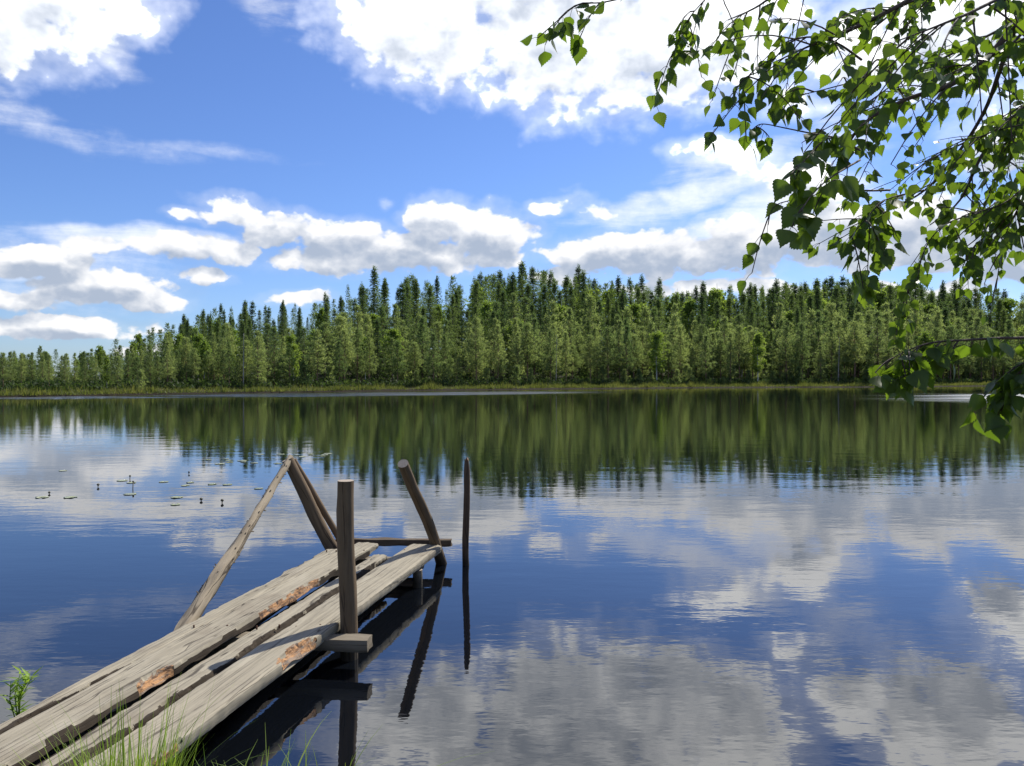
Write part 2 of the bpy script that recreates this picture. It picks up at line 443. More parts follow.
def mat_water():
    m, N, out = new_mat('lake_water')
    geo = N.node('ShaderNodeNewGeometry')
    P = geo.outputs['Position']
    s = N.sep(P)
    # gusts: where the wind roughens the water
    patch = N.noise(N.mapping(P, (3, 1, 0), (0, 0, R(-6)), (0.018, 0.055, 1)), 1.0, 4.0, 0.55)
    def zone(cx, cy, rx, ry, rot=0):
        q = N.mapping(P, (cx, cy, 0), (0, 0, R(rot)), (rx, ry, 1e6), 'TEXTURE')
        return N.smooth(N.vmath('LENGTH', q), 1.15, 0.55)
    z = N.math('MAXIMUM', zone(-13, 82, 30, 10, 24), N.math('MAXIMUM', zone(60, 62, 32, 26, 0), zone(-45, 66, 30, 6, 20)))
    streak = N.noise(N.mapping(P, (0, 0, 0), (0, 0, R(12)), (0.05, 0.35, 1)), 1.0, 5.0, 0.6)
    gust = N.math('MULTIPLY', z, N.smooth(streak, 0.34, 0.56))
    # a smooth swell, wavelets and a fine shiver
    a = N.noise(N.mapping(P, (0, 0, 0), (0, 0, R(14)), (0.55, 1.5, 1)), 1.0, 3.0, 0.5)
    b = N.noise(N.mapping(P, (5, 2, 0), (0, 0, R(-9)), (2.6, 6.5, 1)), 1.0, 3.0, 0.55)
    c = N.noise(N.mapping(P, (1, 7, 0), (0, 0, R(5)), (9, 17, 1)), 1.0, 2.0, 0.5)
    calm = N.smooth(patch, 0.35, 0.65, 0.45, 1.15)
    h = N.math('ADD', N.math('MULTIPLY', a, 0.0050), N.math('ADD', N.math('MULTIPLY', b, 0.0014), N.math('MULTIPLY', c, 0.0004)))
    h = N.math('MULTIPLY', h, N.math('MULTIPLY_ADD', gust, 9.0, calm))
    bmp = N.bump(h, 1.0, 1.0)
    principled(N, out, Base_Color=(0.003, 0.004, 0.006, 1), Roughness=N.math('MULTIPLY_ADD', gust, 0.34, 0.008), IOR=1.92, Specular_IOR_Level=0.5, Normal=bmp)
    return m

def mat_ground():
    m, N, out = new_mat('ground_soil')
    geo = N.node('ShaderNodeNewGeometry')
    P = geo.outputs['Position']
    s = N.sep(P)
    n = N.noise(P, 0.35, 6.0, 0.6); n2 = N.noise(P, 9.0, 5.0, 0.65)
    near_c = N.mix(N.smooth(n2, 0.35, 0.65), (0.05, 0.04, 0.025, 1), (0.10, 0.11, 0.04, 1))
    bog = N.mix(N.smooth(n, 0.35, 0.65), (0.06, 0.065, 0.022, 1), (0.12, 0.11, 0.045, 1))
    wood_floor = N.mix(n, (0.012, 0.014, 0.007, 1), (0.035, 0.036, 0.016, 1))
    c = N.mix(N.smooth(N.math('ADD', s[2], N.math('MULTIPLY', n, 0.3)), 0.55, 0.85), bog, wood_floor)
    c = N.mix(N.smooth(s[2], 0.36, 0.22), c, (0.022, 0.018, 0.011, 1))
    c = N.mix(N.smooth(s[1], 12.0, 20.0), near_c, c)
    principled(N, out, Base_Color=c, Roughness=1.0, Specular_IOR_Level=0.1, Normal=N.bump(n2, 0.5, 0.05))
    return m

# ------------------------------------------------------------------ terrain and lake
SHORE = [(-260, -40), (-160, 10), (-110, 38), (-75, 55), (-46, 70), (-33, 82), (-21, 96), (0, 110), (27, 125), (48, 131), (70, 136), (106, 158), (150, 172), (200, 150), (260, 60), (320, -40)]
def shore_y(x):
    for (x0, y0), (x1, y1) in zip(SHORE, SHORE[1:]):
        if x0 <= x <= x1:
            return lerp(y0, y1, (x - x0) / (x1 - x0)) + 2.4 * mn.noise(Vector((x * 0.10, 3.3, 0))) + 0.5 * mn.noise(Vector((x * 0.5, 8.3, 0)))
    return -40.0
def hill(px): return sstep(120, 330, px) * (1 - 0.25 * sstep(620, 720, px))
def ground_z(x, y):
    b = (y - shore_y(x)) * 0.85                 # how far inland across the lake
    z = -1.6
    if b > -6:
        z = lerp(-1.6, 0.18, sstep(-6, 0.0, b)) if b < 0 else 0.18 + 0.35 * sstep(0, 9, b)
        if b > 7:
            px = 512 + FPX * x / max(y, 20)
            z += hill(px) * 8.5 * sstep(7, 95, b) + 0.4 * mn.noise(Vector((x * .06, y * .06, 1))) * sstep(7, 20, b)
    nb = 2.9 + 0.35 * mn.noise(Vector((x * 0.8, 1.1, 0))) - 0.10 * (x + 1.5) - y   # near shore
    if nb > -3:
        zn = lerp(-1.6, 0.0, sstep(-3, 0, nb)) if nb < 0 else 0.30 * sstep(0, 1.6, nb) + 0.02 * nb
        z = max(z, min(zn, 1.2))
    return z
def build_ground():
    xs = np.unique(np.concatenate([np.arange(-2000, -320, 140), np.arange(-320, -60, 13), np.arange(-60, -6, 2.5), np.arange(-6, 6, 0.35), np.arange(6, 130, 2.5), np.arange(130, 330, 13), np.arange(330, 2001, 140)]))
    ys = np.unique(np.concatenate([np.arange(-400, -30, 60), np.arange(-30, -2, 3), np.arange(-2, 5, 0.3), np.arange(5, 40, 5), np.arange(40, 190, 1.7), np.arange(190, 300, 8), np.arange(300, 2600, 150)]))
    V = [(x, y, ground_z(x, y)) for y in ys for x in xs]
    nx = len(xs)
    F = [(j * nx + i, j * nx + i + 1, (j + 1) * nx + i + 1, (j + 1) * nx + i) for j in range(len(ys) - 1) for i in range(nx - 1)]
    structure(obj('ground', fast_mesh('ground', V, F, mat_ground(), True)))
build_ground()
structure(obj('water', mesh('water', [(-330, -60, 0), (330, -60, 0), (330, 200, 0), (-330, 200, 0)], [(0, 1, 2, 3)], mat_water())))

# ------------------------------------------------------------------ forest: models of trees
def sprays(pts, dirs, count, length, width, spread, droop, r):
    """short needle sprays (thin triangles) round each point"""
    pts = np.asarray(pts, float); dirs = np.asarray(dirs, float)
    p = np.repeat(pts, count, 0); d = np.repeat(dirs, count, 0)
    n = len(p)
    d = d + r.normal(0, spread, (n, 3)); d[:, 2] -= droop
    d /= np.linalg.norm(d, axis=1)[:, None] + 1e-6
    p = p + r.normal(0, length * 0.30, (n, 3))
    L = length * r.uniform(0.6, 1.3, n)[:, None]
    side = np.cross(d, r.normal(0, 1, (n, 3))); side /= np.linalg.norm(side, axis=1)[:, None] + 1e-6
    Wd = width * r.uniform(0.6, 1.4, n)[:, None]
    a = p - side * Wd * 0.5; b = p + side * Wd * 0.5 + d * L * 0.25; c = p + d * L
    V = np.stack([a, b, c], 1).reshape(-1, 3)
    F = np.arange(3 * n).reshape(-1, 3)
    return V, F

def limb_mesh(name, H, r0, limbs, mat, lean=0.0, seed=0):
    mb = MB()
    pts = [Vector((lean * math.sin(t * 2.5 + seed) * 0.25 * t * 3, lean * math.cos(t * 2.1 + seed) * 0.2 * t * 3, H * t - (0.4 if t == 0 else 0))) for t in np.linspace(0, 1, 9)]
    mb.tube(pts, [max(0.02, r0 * (1 - 0.93 * t)) for t in np.linspace(0, 1, 9)], 7, False)
    for a, b, r in limbs:
        mb.tube([a, (Vector(a) + Vector(b)) / 2 + Vector((0, 0, 0.04)), b], [r, r * 0.7, r * 0.3], 3, False)
    return mb.build(name, mat)

def make_pine(seed, H=10.0, crown0=0.28, wide=0.16, taper=1.0, dens=1.0):
    r = np.random.default_rng(seed)
    pts, dirs, limbs = [], [], []
    nw = int(20 * dens)
    for i in range(nw):
        t = crown0 + (1 - crown0) * (i + r.uniform(0, .6)) / nw
        u = (t - crown0) / (1 - crown0)
        prof = (1 - u) ** (0.88 * taper) * min(1.0, 0.45 + 2.2 * u)
        nb = r.integers(4, 7)
        a0 = r.uniform(0, 6.28)
        for k in range(nb):
            if r.random() < 0.12: continue
            a = a0 + 6.283 * k / nb + r.normal(0, .25)
            L = H * wide * 1.3 * prof * r.uniform(0.65, 1.25) + 0.12
            up = lerp(0.05, 0.75, u) + r.normal(0, .12)
            d = np.array([math.cos(a), math.sin(a), up]); d /= np.linalg.norm(d)
            base = np.array([0, 0, H * min(t, .985)])
            tip = base + d * L
            limbs.append((tuple(base), tuple(tip), 0.018 * H / 10 + 0.006 * L))
            for q in np.linspace(0.35, 1.0, max(2, int(L / 0.30))):
                jit = r.normal(0, 0.10 + 0.09 * L * q, 3); jit[2] *= 0.5
                pts.append(base + d * L * q + jit); dirs.append(d * 0.7 + np.array([0, 0, 0.45]))
    pts.append(np.array([0, 0, H * 0.985])); dirs.append(np.array([0, 0, 1.0]))
    for i in range(int(9 * crown0 / .28)):             # dead stubs under the crown
        t = r.uniform(0.3, 1.0) * crown0; a = r.uniform(0, 6.28); L = r.uniform(.3, 1.0)
        limbs.append(((0, 0, H * t), (math.cos(a) * L, math.sin(a) * L, H * t - 0.05), 0.012))
    V, F = sprays(pts, dirs, 12, 0.36, 0.10, 0.6, 0.0, r)
    return fast_mesh('pine_crown', V, F, M_PINE), limb_mesh('pine_trunk', H, 0.011 * H + 0.02, limbs, M_PINEBARK, 0.35, seed)

def make_spruce(seed, H=18.0, crown0=0.1, wide=0.13, dens=1.0):
    r = np.random.default_rng(seed)
    pts, dirs, limbs = [], [], []
    nw = int(30 * dens)
    for i in range(nw):
        t = crown0 + (0.99 - crown0) * (i + r.uniform(0, .5)) / nw
        u = (t - crown0) / (1 - crown0)
        prof = (1 - u) ** 1.0
        nb = r.integers(5, 8); a0 = r.uniform(0, 6.28)
        for k in range(nb):
            if r.random() < 0.1: continue
            a = a0 + 6.283 * k / nb + r.normal(0, .2)
            L = H * wide * 1.12 * prof * r.uniform(0.6, 1.25) + 0.07
            up = lerp(-0.42, 0.35, u ** 1.5) + r.normal(0, .08)
            d = np.array([math.cos(a), math.sin(a), up]); d /= np.linalg.norm(d)
            base = np.array([0, 0, H * t])
            limbs.append((tuple(base), tuple(base + d * L * .9), 0.03))
            for q in np.linspace(0.25, 1.0, max(2, int(L / 0.34))):
                jit = r.normal(0, 0.05 + 0.09 * L * q, 3); jit[2] *= 0.4
                pts.append(base + d * L * q + jit + np.array([0, 0, 0.18 * L * q * q])); dirs.append(d * 0.8)
    for k in range(4): pts.append(np.array([0, 0, H * (0.965 + .012 * k)])); dirs.append(np.array([0, 0, 1.0]))
    V, F = sprays(pts, dirs, 9, 0.48, 0.14, 0.42, 0.30, r)
    return fast_mesh('spruce_crown', V, F, M_SPRUCE), limb_mesh('spruce_trunk', H, 0.009 * H + 0.03, limbs, M_SPRUCEBARK, 0.1, seed)

def make_broadleaf(seed, H=13.0, crown0=0.22, wide=0.17):
    r = np.random.default_rng(seed)
    pts, dirs, limbs = [], [], []
    for i in range(70):
        u = r.random() ** 0.8
        t = crown0 + (1 - crown0) * u * 0.95
        prof = math.sin(math.pi * min(1, 0.12 + 0.86 * u)) ** 0.7
        a = r.uniform(0, 6.28); L = H * wide * prof * r.uniform(0.45, 1.15) + 0.2
        d = np.array([math.cos(a), math.sin(a), r.uniform(0.35, 1.0)]); d /= np.linalg.norm(d)
        base = np.array([0, 0, H * t * 0.92]); tip = base + d * L
        limbs.append((tuple(base), tuple(tip), 0.03))
        for q in range(11):
            s = r.uniform(0.35, 1.05)
            pts.append(base + d * L * s + r.normal(0, 0.32, 3)); dirs.append(r.normal(0, 1, 3))
    V, F = sprays(pts, dirs, 8, 0.30, 0.22, 0.9, 0.15, r)
    return fast_mesh('birch_crown', V, F, M_ASPEN), limb_mesh('birch_trunk', H, 0.010 * H + 0.02, limbs, M_BIRCHBARK, 0.35, seed)

KINDS = {
    'pine_tree': [(make_pine(11, 10, .18, .15), 10), (make_pine(12, 10, .28, .17, 1.0), 10), (make_pine(13, 10, .12, .14, 1.15), 10), (make_pine(14, 10, .34, .18, .8), 10), (make_pine(15, 10, .22, .14, 1.0), 10), (make_pine(16, 10, .08, .17, 1.2), 10)],
    'spruce_tree': [(make_spruce(21, 18, .08, .125), 18), (make_spruce(22, 18, .18, .10), 18), (make_spruce(23, 18, .05, .145), 18), (make_spruce(24, 18, .22, .115, .9), 18)],
    'broadleaf_tree': [(make_broadleaf(31), 13), (make_broadleaf(32, 13, .3, .15), 13), (make_broadleaf(33, 13, .15, .13), 13)],
    'young_pine': [(make_pine(41, 3.5, .06, .24, 1.1, .5), 3.5), (make_pine(42, 3.5, .03, .2, 1.2, .5), 3.5)],
}
def profile(tab, px):
    if px <= tab[0][0]: return tab[0][1]
    for (a, b), (c, d) in zip(tab, tab[1:]):
        if a <= px <= c: return lerp(b, d, (px - a) / (c - a))
    return tab[-1][1]
SKYLINE = [(-200, 346), (0, 346), (90, 342), (130, 333), (165, 318), (205, 307), (245, 302), (300, 296), (345, 283), (385, 274), (450, 272), (500, 267), (530, 265), (570, 271), (610, 277), (660, 284), (740, 282), (800, 280), (850, 276), (900, 284), (960, 283), (1024, 284), (1250, 285)]
FRONT = [(-200, 352), (0, 355), (100, 352), (170, 340), (260, 332), (320, 328), (400, 322), (470, 320), (560, 318), (650, 322), (740, 322), (800, 316), (860, 310), (950, 318), (1024, 322), (1250, 325)]

def zone_words(px):
    marks = [(-400, 'beyond the left frame edge'), (0, 'on the low flat shore at the far left'), (55, 'on the low left shore short of the slope'), (110, 'where the treeline starts to climb'),
             (165, 'on the lower half of the climbing treeline'), (215, 'above the foot of the brace pole'), (255, 'left of the crossed pole tops'), (290, 'right above the crossed pole tops'), (325, 'above the upright jetty post'), (365, 'between upright and leaning posts'),
             (395, 'above the leaning corner post'), (425, 'just left of the lone pole'), (455, 'straight above the lone pole'), (485, 'just right of the lone pole'), (515, 'under the highest crest of treetops'), (550, 'just past the highest crest'),
             (590, 'at the dip right of the crest'), (630, 'below the small clouds right of the crest'), (675, 'midway between crest and birch leaves'), (720, 'left half of the even treeline'), (765, 'right half of the even treeline'), (805, 'below the big birch leaf'), (845, 'left of the hanging birch twig'),
             (880, 'behind the hanging birch twig'), (915, 'right of the hanging birch twig'), (955, 'behind the birch sprig on the right'), (990, 'at the right frame edge'), (1030, 'beyond the right frame edge')]
    w = marks[0][1]
    for a, b in marks:
        if px >= a: w = b
    return w
SPECIES = {'pine_tree': ('pine', 'pine tree'), 'spruce_tree': ('spruce', 'spruce tree'), 'broadleaf_tree': ('birch', 'birch tree'), 'young_pine': ('young pine', 'young pine')}
GROUPS = {'pine_tree': 'pines on the far shore', 'spruce_tree': 'spruces rising behind the pines', 'broadleaf_tree': 'birches among the conifers', 'young_pine': 'young pines along the far bank'}
used_proto = {}
LABELS = {}
def plant(kind, x, y, H, px, row, widen=1.0):
    k = random.randrange(len(KINDS[kind]))
    (cr, tr), H0 = KINDS[kind][k]
    s = H / H0
    o = thing(kind, '', SPECIES[kind][1], (x, y, ground_z(x, y)), (0, 0, random.uniform(0, 6.28)), GROUPS[kind])
    w = s * widen * random.uniform(0.9, 1.15)
    o.scale = (w, w, s)
    obj('trunk', tr, o); obj('crown', cr, o)
    LABELS.setdefault(kind, []).append((o, px, row, H, k))
    return o

placed = []
def free_spot(x, y, dmin):
    for (a, b) in placed:
        if (a - x) ** 2 + (b - y) ** 2 < dmin * dmin: return False
    placed.append((x, y)); return True
RANGES = [  # inland from, to, least spacing, tries
    (6, 11, 3.3, 1600), (11, 19, 3.3, 1700), (19, 32, 3.6, 1900), (32, 52, 4.0, 2400), (52, 80, 4.2, 3000)]
count = {k: 0 for k in KINDS}
for row, (b0, b1, dmin, tries) in enumerate(RANGES):
    for _ in range(tries):
        x = random.uniform(-75, 150)
        b = random.uniform(b0, b1)
        y = shore_y(x) + b / 0.85
        px = 512 + FPX * x / y
        if px < -25 or px > 1050: continue
        q = sstep(200, 340, px)
        if not free_spot(x, y, dmin * lerp(0.47, 0.95, q)): continue
        t = sstep(8, 62, b)
        ty = lerp(profile(FRONT, px), profile(SKYLINE, px), t ** 0.8)
        lowpart = px < 150
        ty += abs(random.gauss(0, 9 if not lowpart else 4)) * random.choice((1, 1, 1, -.55)) + 2
        if row == 0: ty += abs(random.gauss(0, 10)) * (0.4 if lowpart else 1)
        u = random.random()
        clump = mn.noise(Vector((x * 0.07, y * 0.07, 4.4)))
        if row <= 1: kind = 'pine_tree' if u < 0.95 else 'broadleaf_tree'
        elif row == 2: kind = 'pine_tree' if u < 0.52 else ('broadleaf_tree' if u < 0.52 + 0.08 + 0.2 * clump else 'spruce_tree')
        else: kind = 'spruce_tree' if u < 0.52 - 0.3 * clump else ('broadleaf_tree' if u > 0.93 else 'pine_tree')
        if px < 180 and kind == 'spruce_tree': kind = 'pine_tree'
        if kind == 'spruce_tree': ty += random.uniform(-2, 6)
        H = EYE + (376 - ty) / FPX * y - ground_z(x, y)
        H = max(3.2 + 0.7 * random.random(), H)
        if kind == 'broadleaf_tree': H *= 0.93
        if count[kind] >= 298: continue
        count[kind] += 1
        plant(kind, x, y, H, px, row, (1.0 if px > 240 else 0.85) if H < 15 else (1.08 if kind != 'pine_tree' else 0.85))
for _ in range(900):
    x = random.uniform(-60, 120); b = random.uniform(4.5, 10)
    y = shore_y(x) + b / 0.85
    px = 512 + FPX * x / y
    if px < -10 or px > 1035 or count['young_pine'] > 48: continue
    if not free_spot(x, y, 1.7): continue
    count['young_pine'] += 1
    plant('young_pine', x, y, random.uniform(1.2, 3.6), px, 0)

ORD = ['', 'second ', 'third ', 'fourth ', 'fifth ', 'sixth ', 'seventh ', 'eighth ', 'ninth ', 'tenth ', 'eleventh ', 'twelfth ', 'thirteenth ', 'fourteenth ', 'fifteenth '] + ['sixteenth '] * 20
def label_trees():
    for kind, L in LABELS.items():
        hs = {}
        for (o, px, row, H, k) in L: hs.setdefault((row, zone_words(px)), []).append(H)
        for (o, px, row, H, k) in L:
            z = zone_words(px)
            hh = sorted(hs[(row, z)])
            n_, i_ = len(hh), len(hh) - 1 - hh.index(H)
            size = '' if n_ == 1 else ('shortest ' if i_ == n_ - 1 else (ORD[i_] + 'tallest '))
            look = {'pine_tree': 'light green ', 'spruce_tree': 'dark pointed ', 'broadleaf_tree': 'yellow green ', 'young_pine': 'bushy '}[kind]
            if kind == 'young_pine': look = ''
            where = ['front-row', 'second-row', 'mid-slope', 'back-row', 'skyline'][row]
            if kind == 'young_pine': where = 'bank'
            o['label'] = f"{size}{look}{where} {SPECIES[kind][0]} {z}"
label_trees()

def build_backwoods():
    """the wood behind the last trees one can tell apart: one mass"""
    r = np.random.default_rng(5)
    Vs, Fs, n = [], [], 0
    src = []
    for kind in ('spruce_tree', 'pine_tree'):
        for (cr, tr), H0 in KINDS[kind][:3]:
            v = np.empty(len(cr.vertices) * 3, np.float32); cr.vertices.foreach_get('co', v)
            v = v.reshape(-1, 3, 3)
            src.append((v[r.random(len(v)) < 0.5], H0))
    for i in range(380):
        x = r.uniform(-110, 210); b = r.uniform(58, 118)
        y = shore_y(x) + b / 0.85
        px = 512 + FPX * x / y
        if px < -60 or px > 1090: continue
        ty = profile(SKYLINE, px) + r.uniform(3, 20)
        H = EYE + (376 - ty) / FPX * y - ground_z(x, y)
        v, H0 = src[r.integers(0, len(src)) if px > 200 else r.integers(3, 6)]
        s = max(H, 4) / H0; w = s * 0.95
        a = r.uniform(0, 6.28); c, sn = math.cos(a), math.sin(a)
        q = v.reshape(-1, 3)
        Vn = np.stack([(q[:, 0] * c - q[:, 1] * sn) * w + x, (q[:, 0] * sn + q[:, 1] * c) * w + y, q[:, 2] * s + ground_z(x, y)], 1)
        Vs.append(Vn); n += len(Vn)
    V = np.concatenate(Vs)
    o = obj('distant_forest', fast_mesh('distant_forest', V, np.arange(len(V)).reshape(-1, 3), M_SPRUCE))
    tag(o, 'dark mass of conifers filling the wood behind the skyline trees', 'forest'); o['kind'] = 'stuff'
build_backwoods()

def build_sedge():
    r = np.random.default_rng(9)
    n = 42000
    x = r.uniform(-75, 140, n)
    b = np.abs(r.normal(0, 1, n)) * 3.6 - 0.6
    base = np.array([(xx, shore_y(xx) + bb / .85, 0) for xx, bb in zip(x, b)])
    base[:, 2] = [max(-0.05, ground_z(p[0], p[1]) - 0.03) for p in base]
    h = r.uniform(0.22, 0.70, n) * (0.75 + 1.5 * np.array([mn.noise(Vector((xx * .4, bb * .5, 2))) for xx, bb in zip(x, b)]))
    a = r.uniform(0, 6.28, n); w = r.uniform(0.03, 0.07, n)
    lean = r.normal(0, 0.14, (n, 2))
    s = np.stack([np.cos(a) * w, np.sin(a) * w, np.zeros(n)], 1)
    tip = base + np.stack([lean[:, 0], lean[:, 1], h], 1)
    V = np.stack([base - s, base + s, tip], 1).reshape(-1, 3)
    o = obj('sedge', fast_mesh('sedge', V, np.arange(3 * n).reshape(-1, 3), M_SEDGE))
    tag(o, 'yellow green sedge fringing the far waterline', 'sedge'); o['kind'] = 'stuff'
build_sedge()

def build_undergrowth():
    r = np.random.default_rng(19)
    pts, dirs = [], []
    for i in range(5200):
        x = r.uniform(-80, 150); b = 4.5 + 60 * r.random() ** 1.8
        y = shore_y(x) + b / .85
        px = 512 + FPX * x / y
        if px < -30 or px > 1060: continue
        g = ground_z(x, y); h = r.uniform(.3, 1.0) if b < 12 else r.uniform(.4, 1.9)
        for k in range(7):
            pts.append((x + r.normal(0, .45), y + r.normal(0, .45), g + h * r.random())); dirs.append((r.normal(0, .5), r.normal(0, .5), .8))
    V, F = sprays(pts, dirs, 4, 0.42, 0.20, 0.6, 0.0, r)
    o = obj('undergrowth', fast_mesh('undergrowth', V, F, M_UNDER))
    tag(o, 'low bushes and saplings under the trees of the far shore', 'undergrowth'); o['kind'] = 'stuff'
build_undergrowth()

def snag(px, b, H, label):
    """a dead standing pine: bare bleached stem with broken stubs"""
    x = (px - 512) / FPX * 110
    for _ in range(6): y = shore_y(x) + b / .85; x = (px - 512) / FPX * y
    o = thing('dead_pine', label, 'dead tree', (x, y, ground_z(x, y)), (R(random.uniform(-4, 4)), R(random.uniform(-4, 4)), 0), 'dead pines on the far shore')
    mb = MB()
    mb.tube(path((0, 0, -.3), (0, 0, H), 8, .012, px), list(np.linspace(.08, .02, 9)), 7, True, .1)
    obj('trunk', mb.build('trunk', M_SNAG), o)
    for k in range(9):
        t = random.uniform(.35, .95); a = random.uniform(0, 6.28); L = random.uniform(.3, 1.0) * (1.2 - t)
        mb = MB(); mb.tube([(0, 0, H * t), (math.cos(a) * L, math.sin(a) * L, H * t + random.uniform(-.1, .2))], [.025, .008], 4, True)
        obj('branch', mb.build('branch', M_SNAG), o)
snag(243, 6.5, 6.5, 'bleached dead pine standing above the brace pole')
snag(556, 6.0, 8.0, 'tall bare dead pine right of the lone pole')
snag(838, 5.5, 8.5, 'thin dead pine left of the hanging birch twig')

# ------------------------------------------------------------------ jetty
JET = thing('jetty', 'old grey plank jetty with rotten edges and crooked posts running out into the lake', 'jetty', (-1.75, 3.4, 0.0))
JO = Vector((-1.75, 3.4, 0.0))
TOP = 0.25
def plank(left, right, thick, notches, seed, top=TOP, twist=0.0, nx=420, ny=27, sag=0.0, farskew=0.0, ragged=0.006, label=None, slits=()):
    """left/right: world (x, y) near and far; notches: (t, side, half length in t, depth m, rotten)"""
    l0, l1 = (Vector((*p, 0)) for p in left); r0, r1 = (Vector((*p, 0)) for p in right)
    n0, n1 = (l0 + r0) / 2, (l1 + r1) / 2
    ax = (n1 - n0).normalized(); sd_ = Vector((ax.y, -ax.x, 0))
    Lg = (n1 - n0).length
    ang = math.atan2(ax.y, ax.x)
    V, F, MI = [], [], []
    ring = ny + 7
    def nz(a, b, c=0.0): return mn.noise(Vector((a, b, c + seed * 3.7)))
    for i in range(nx + 1):
        t = i / nx
        yl = (lerp(l0, l1, t) - n0).dot(sd_); yr = (lerp(r0, r1, t) - n0).dot(sd_)
        x0 = t * Lg
        yl += ragged * nz(x0 * 3, 1) + ragged * .6 * nz(x0 * 17, 2) ; yr += ragged * nz(x0 * 3, 5) + ragged * .6 * nz(x0 * 17, 6)
        nl = nr = 0.0
        for (tc_, side, hl, dep, rot) in notches:
            q = abs(t - tc_) / hl
            if q < 1.0:
                v = (1 - q ** 3) * (0.75 + 0.55 * nz(x0 * 7, 9 + side) + 0.14 * nz(x0 * 33, 19)) * dep
                if side > 0: nr = max(nr, v)
                else: nl = max(nl, v)
        endw = 0.012 * nz(t * 0 + 3, 4)
        row = []
        for j in range(ny):
            u = j / (ny - 1)
            y = lerp(yl, yr, u)
            z = top + 0.007 * nz(x0 * 1.3, u * 1.5, 1) + 0.0028 * nz(x0 * 5, u * 7, 2) + 0.0016 * nz(x0 * 3, u * 40, 3) - sag * math.sin(math.pi * t) + twist * (u - .5) * (t - .5)
            # worn rounded arrises
            e = min(y - yl, yr - y)
            z -= 0.010 * max(0, 1 - e / 0.02) ** 2
            if nr > 0 and y > yr - nr: z -= (0.016 + 0.030 * min(1, (y - (yr - nr)) / (nr + 1e-5))) * (1 + 0.6 * nz(x0 * 6, u * 45, 5))
            if nl > 0 and y < yl + nl: z -= (0.016 + 0.030 * min(1, ((yl + nl) - y) / (nl + 1e-5))) * (1 + 0.6 * nz(x0 * 6, u * 45, 5))
            xx = x0
            if i == nx: xx += farskew * (u - .5) + 0.03 * nz(u * 9, 3, 8) + 0.015 * nz(u * 40, 3, 8)
            if i == 0: xx += 0.02 * nz(u * 9, 6, 8)
            row.append((xx, -y, z))
        w = thick
        xx = x0 + (farskew * .5 if i == nx else 0)
        xl = x0 - (farskew * .5 if i == nx else 0)
        e1 = 0.004 * nz(x0 * 4, 11)
        row.append((xx, -(yr + e1 + .002 - nr * .55), top - 0.38 * w - nr * .12)); row.append((xx, -(yr + e1 - nr * .4), top - 0.72 * w)); row.append((xx, -(yr - .008), top - w))
        row.append((x0, -(yl + yr) / 2, top - w))
        row.append((xl, -(yl + .008), top - w)); row.append((xl, -(yl - e1 + nl * .4), top - 0.72 * w)); row.append((xl, -(yl - .002 - e1 + nl * .55), top - 0.38 * w - nl * .12))
        V += row
    for i in range(nx):
        t = (i + .5) / nx
        for k in range(ring):
            a = i * ring + k; b = i * ring + (k + 1) % ring
            F.append((a, a + ring, b + ring, b))
            mi = 0
            for (tc_, side, hl, dep, rot) in notches:
                if not rot: continue
                rm = 1 if rot is True else 2
                if mi == 1: continue
                q = abs(t - tc_) / hl
                wob = 0.30 * nz(t * Lg * 9, k * .5, 31)
                if q + wob < 0.95:
                    width = abs(V[a][1] - (V[i * ring + (ny - 1 if side > 0 else 0)][1]))
                    if k < ny and width < dep * (1.15 - q * 0.5) * (1 + wob) : mi = rm
                    if (side > 0 and ny - 1 <= k <= ny) or (side < 0 and k >= ny + 5): mi = rm
            MI.append(mi)
    F.append(tuple(range(ring))); MI.append(0)
    e = nx * ring
    F.append(tuple(e + k for k in range(ring))[::-1]); MI.append(0)
    me = mesh('plank', V, F, [M_PLANK, M_ROT, M_DECAY], MI, True)
    me.set_sharp_from_angle(angle=R(40))
    o = obj('plank', me, JET, n0 - JO, (0, 0, ang))
    if label: o['label'] = label
    return o
Y0 = 1.55
def ln(xa, ya, xb, yb, y): return xa + (xb - xa) * (y - ya) / (yb - ya)
def E(l, y): return (ln(*l, y), y)
L0 = (-2.49, 3.5, -1.765, 7.6); L1 = (-2.37, 3.5, -1.575, 7.45); L2 = (-2.125, 3.3, -1.315, 7.64)
L3 = (-2.06, 3.3, -1.30, 7.20); L4 = (-1.845, 3.3, -1.17, 7.12); L5 = (-1.83, 3.3, -0.985, 7.66); L6 = (-1.555, 3.3, -0.70, 7.48)
plank((E(L0, Y0 + .35), E(L0, 7.50)), ((E(L1, Y0 + .35)[0] - .020, Y0 + .35), (E(L1, 7.36)[0] - .016, 7.36)), 0.045, [(0.34, 1, .05, .05, 2), (0.42, 1, .05, .03, 2), (0.62, -1, .05, .03, False), (0.80, -1, .05, .045, False), (0.9, -1, .06, .05, False)], 1, TOP - .014, 0.01, farskew=0.1, ragged=.012, label='split narrow outer plank with a splintered edge')
plank((E(L1, Y0), E(L1, 7.64)), (E(L2, Y0), E(L2, 7.62)), 0.052, [(0.447, 1, .024, .062, True), (0.40, 1, .07, .022, False), (0.52, 1, .05, .024, False), (0.67, 1, .040, .032, True), (0.735, 1, .045, .045, True), (0.60, 1, .06, .02, False), (0.2, 1, .2, .020, 2), (0.34, 1, .06, .022, 2), (0.56, 1, .43, .010, 2)], 2, TOP + .003, -0.012, label='widest plank with an orange rotten edge')
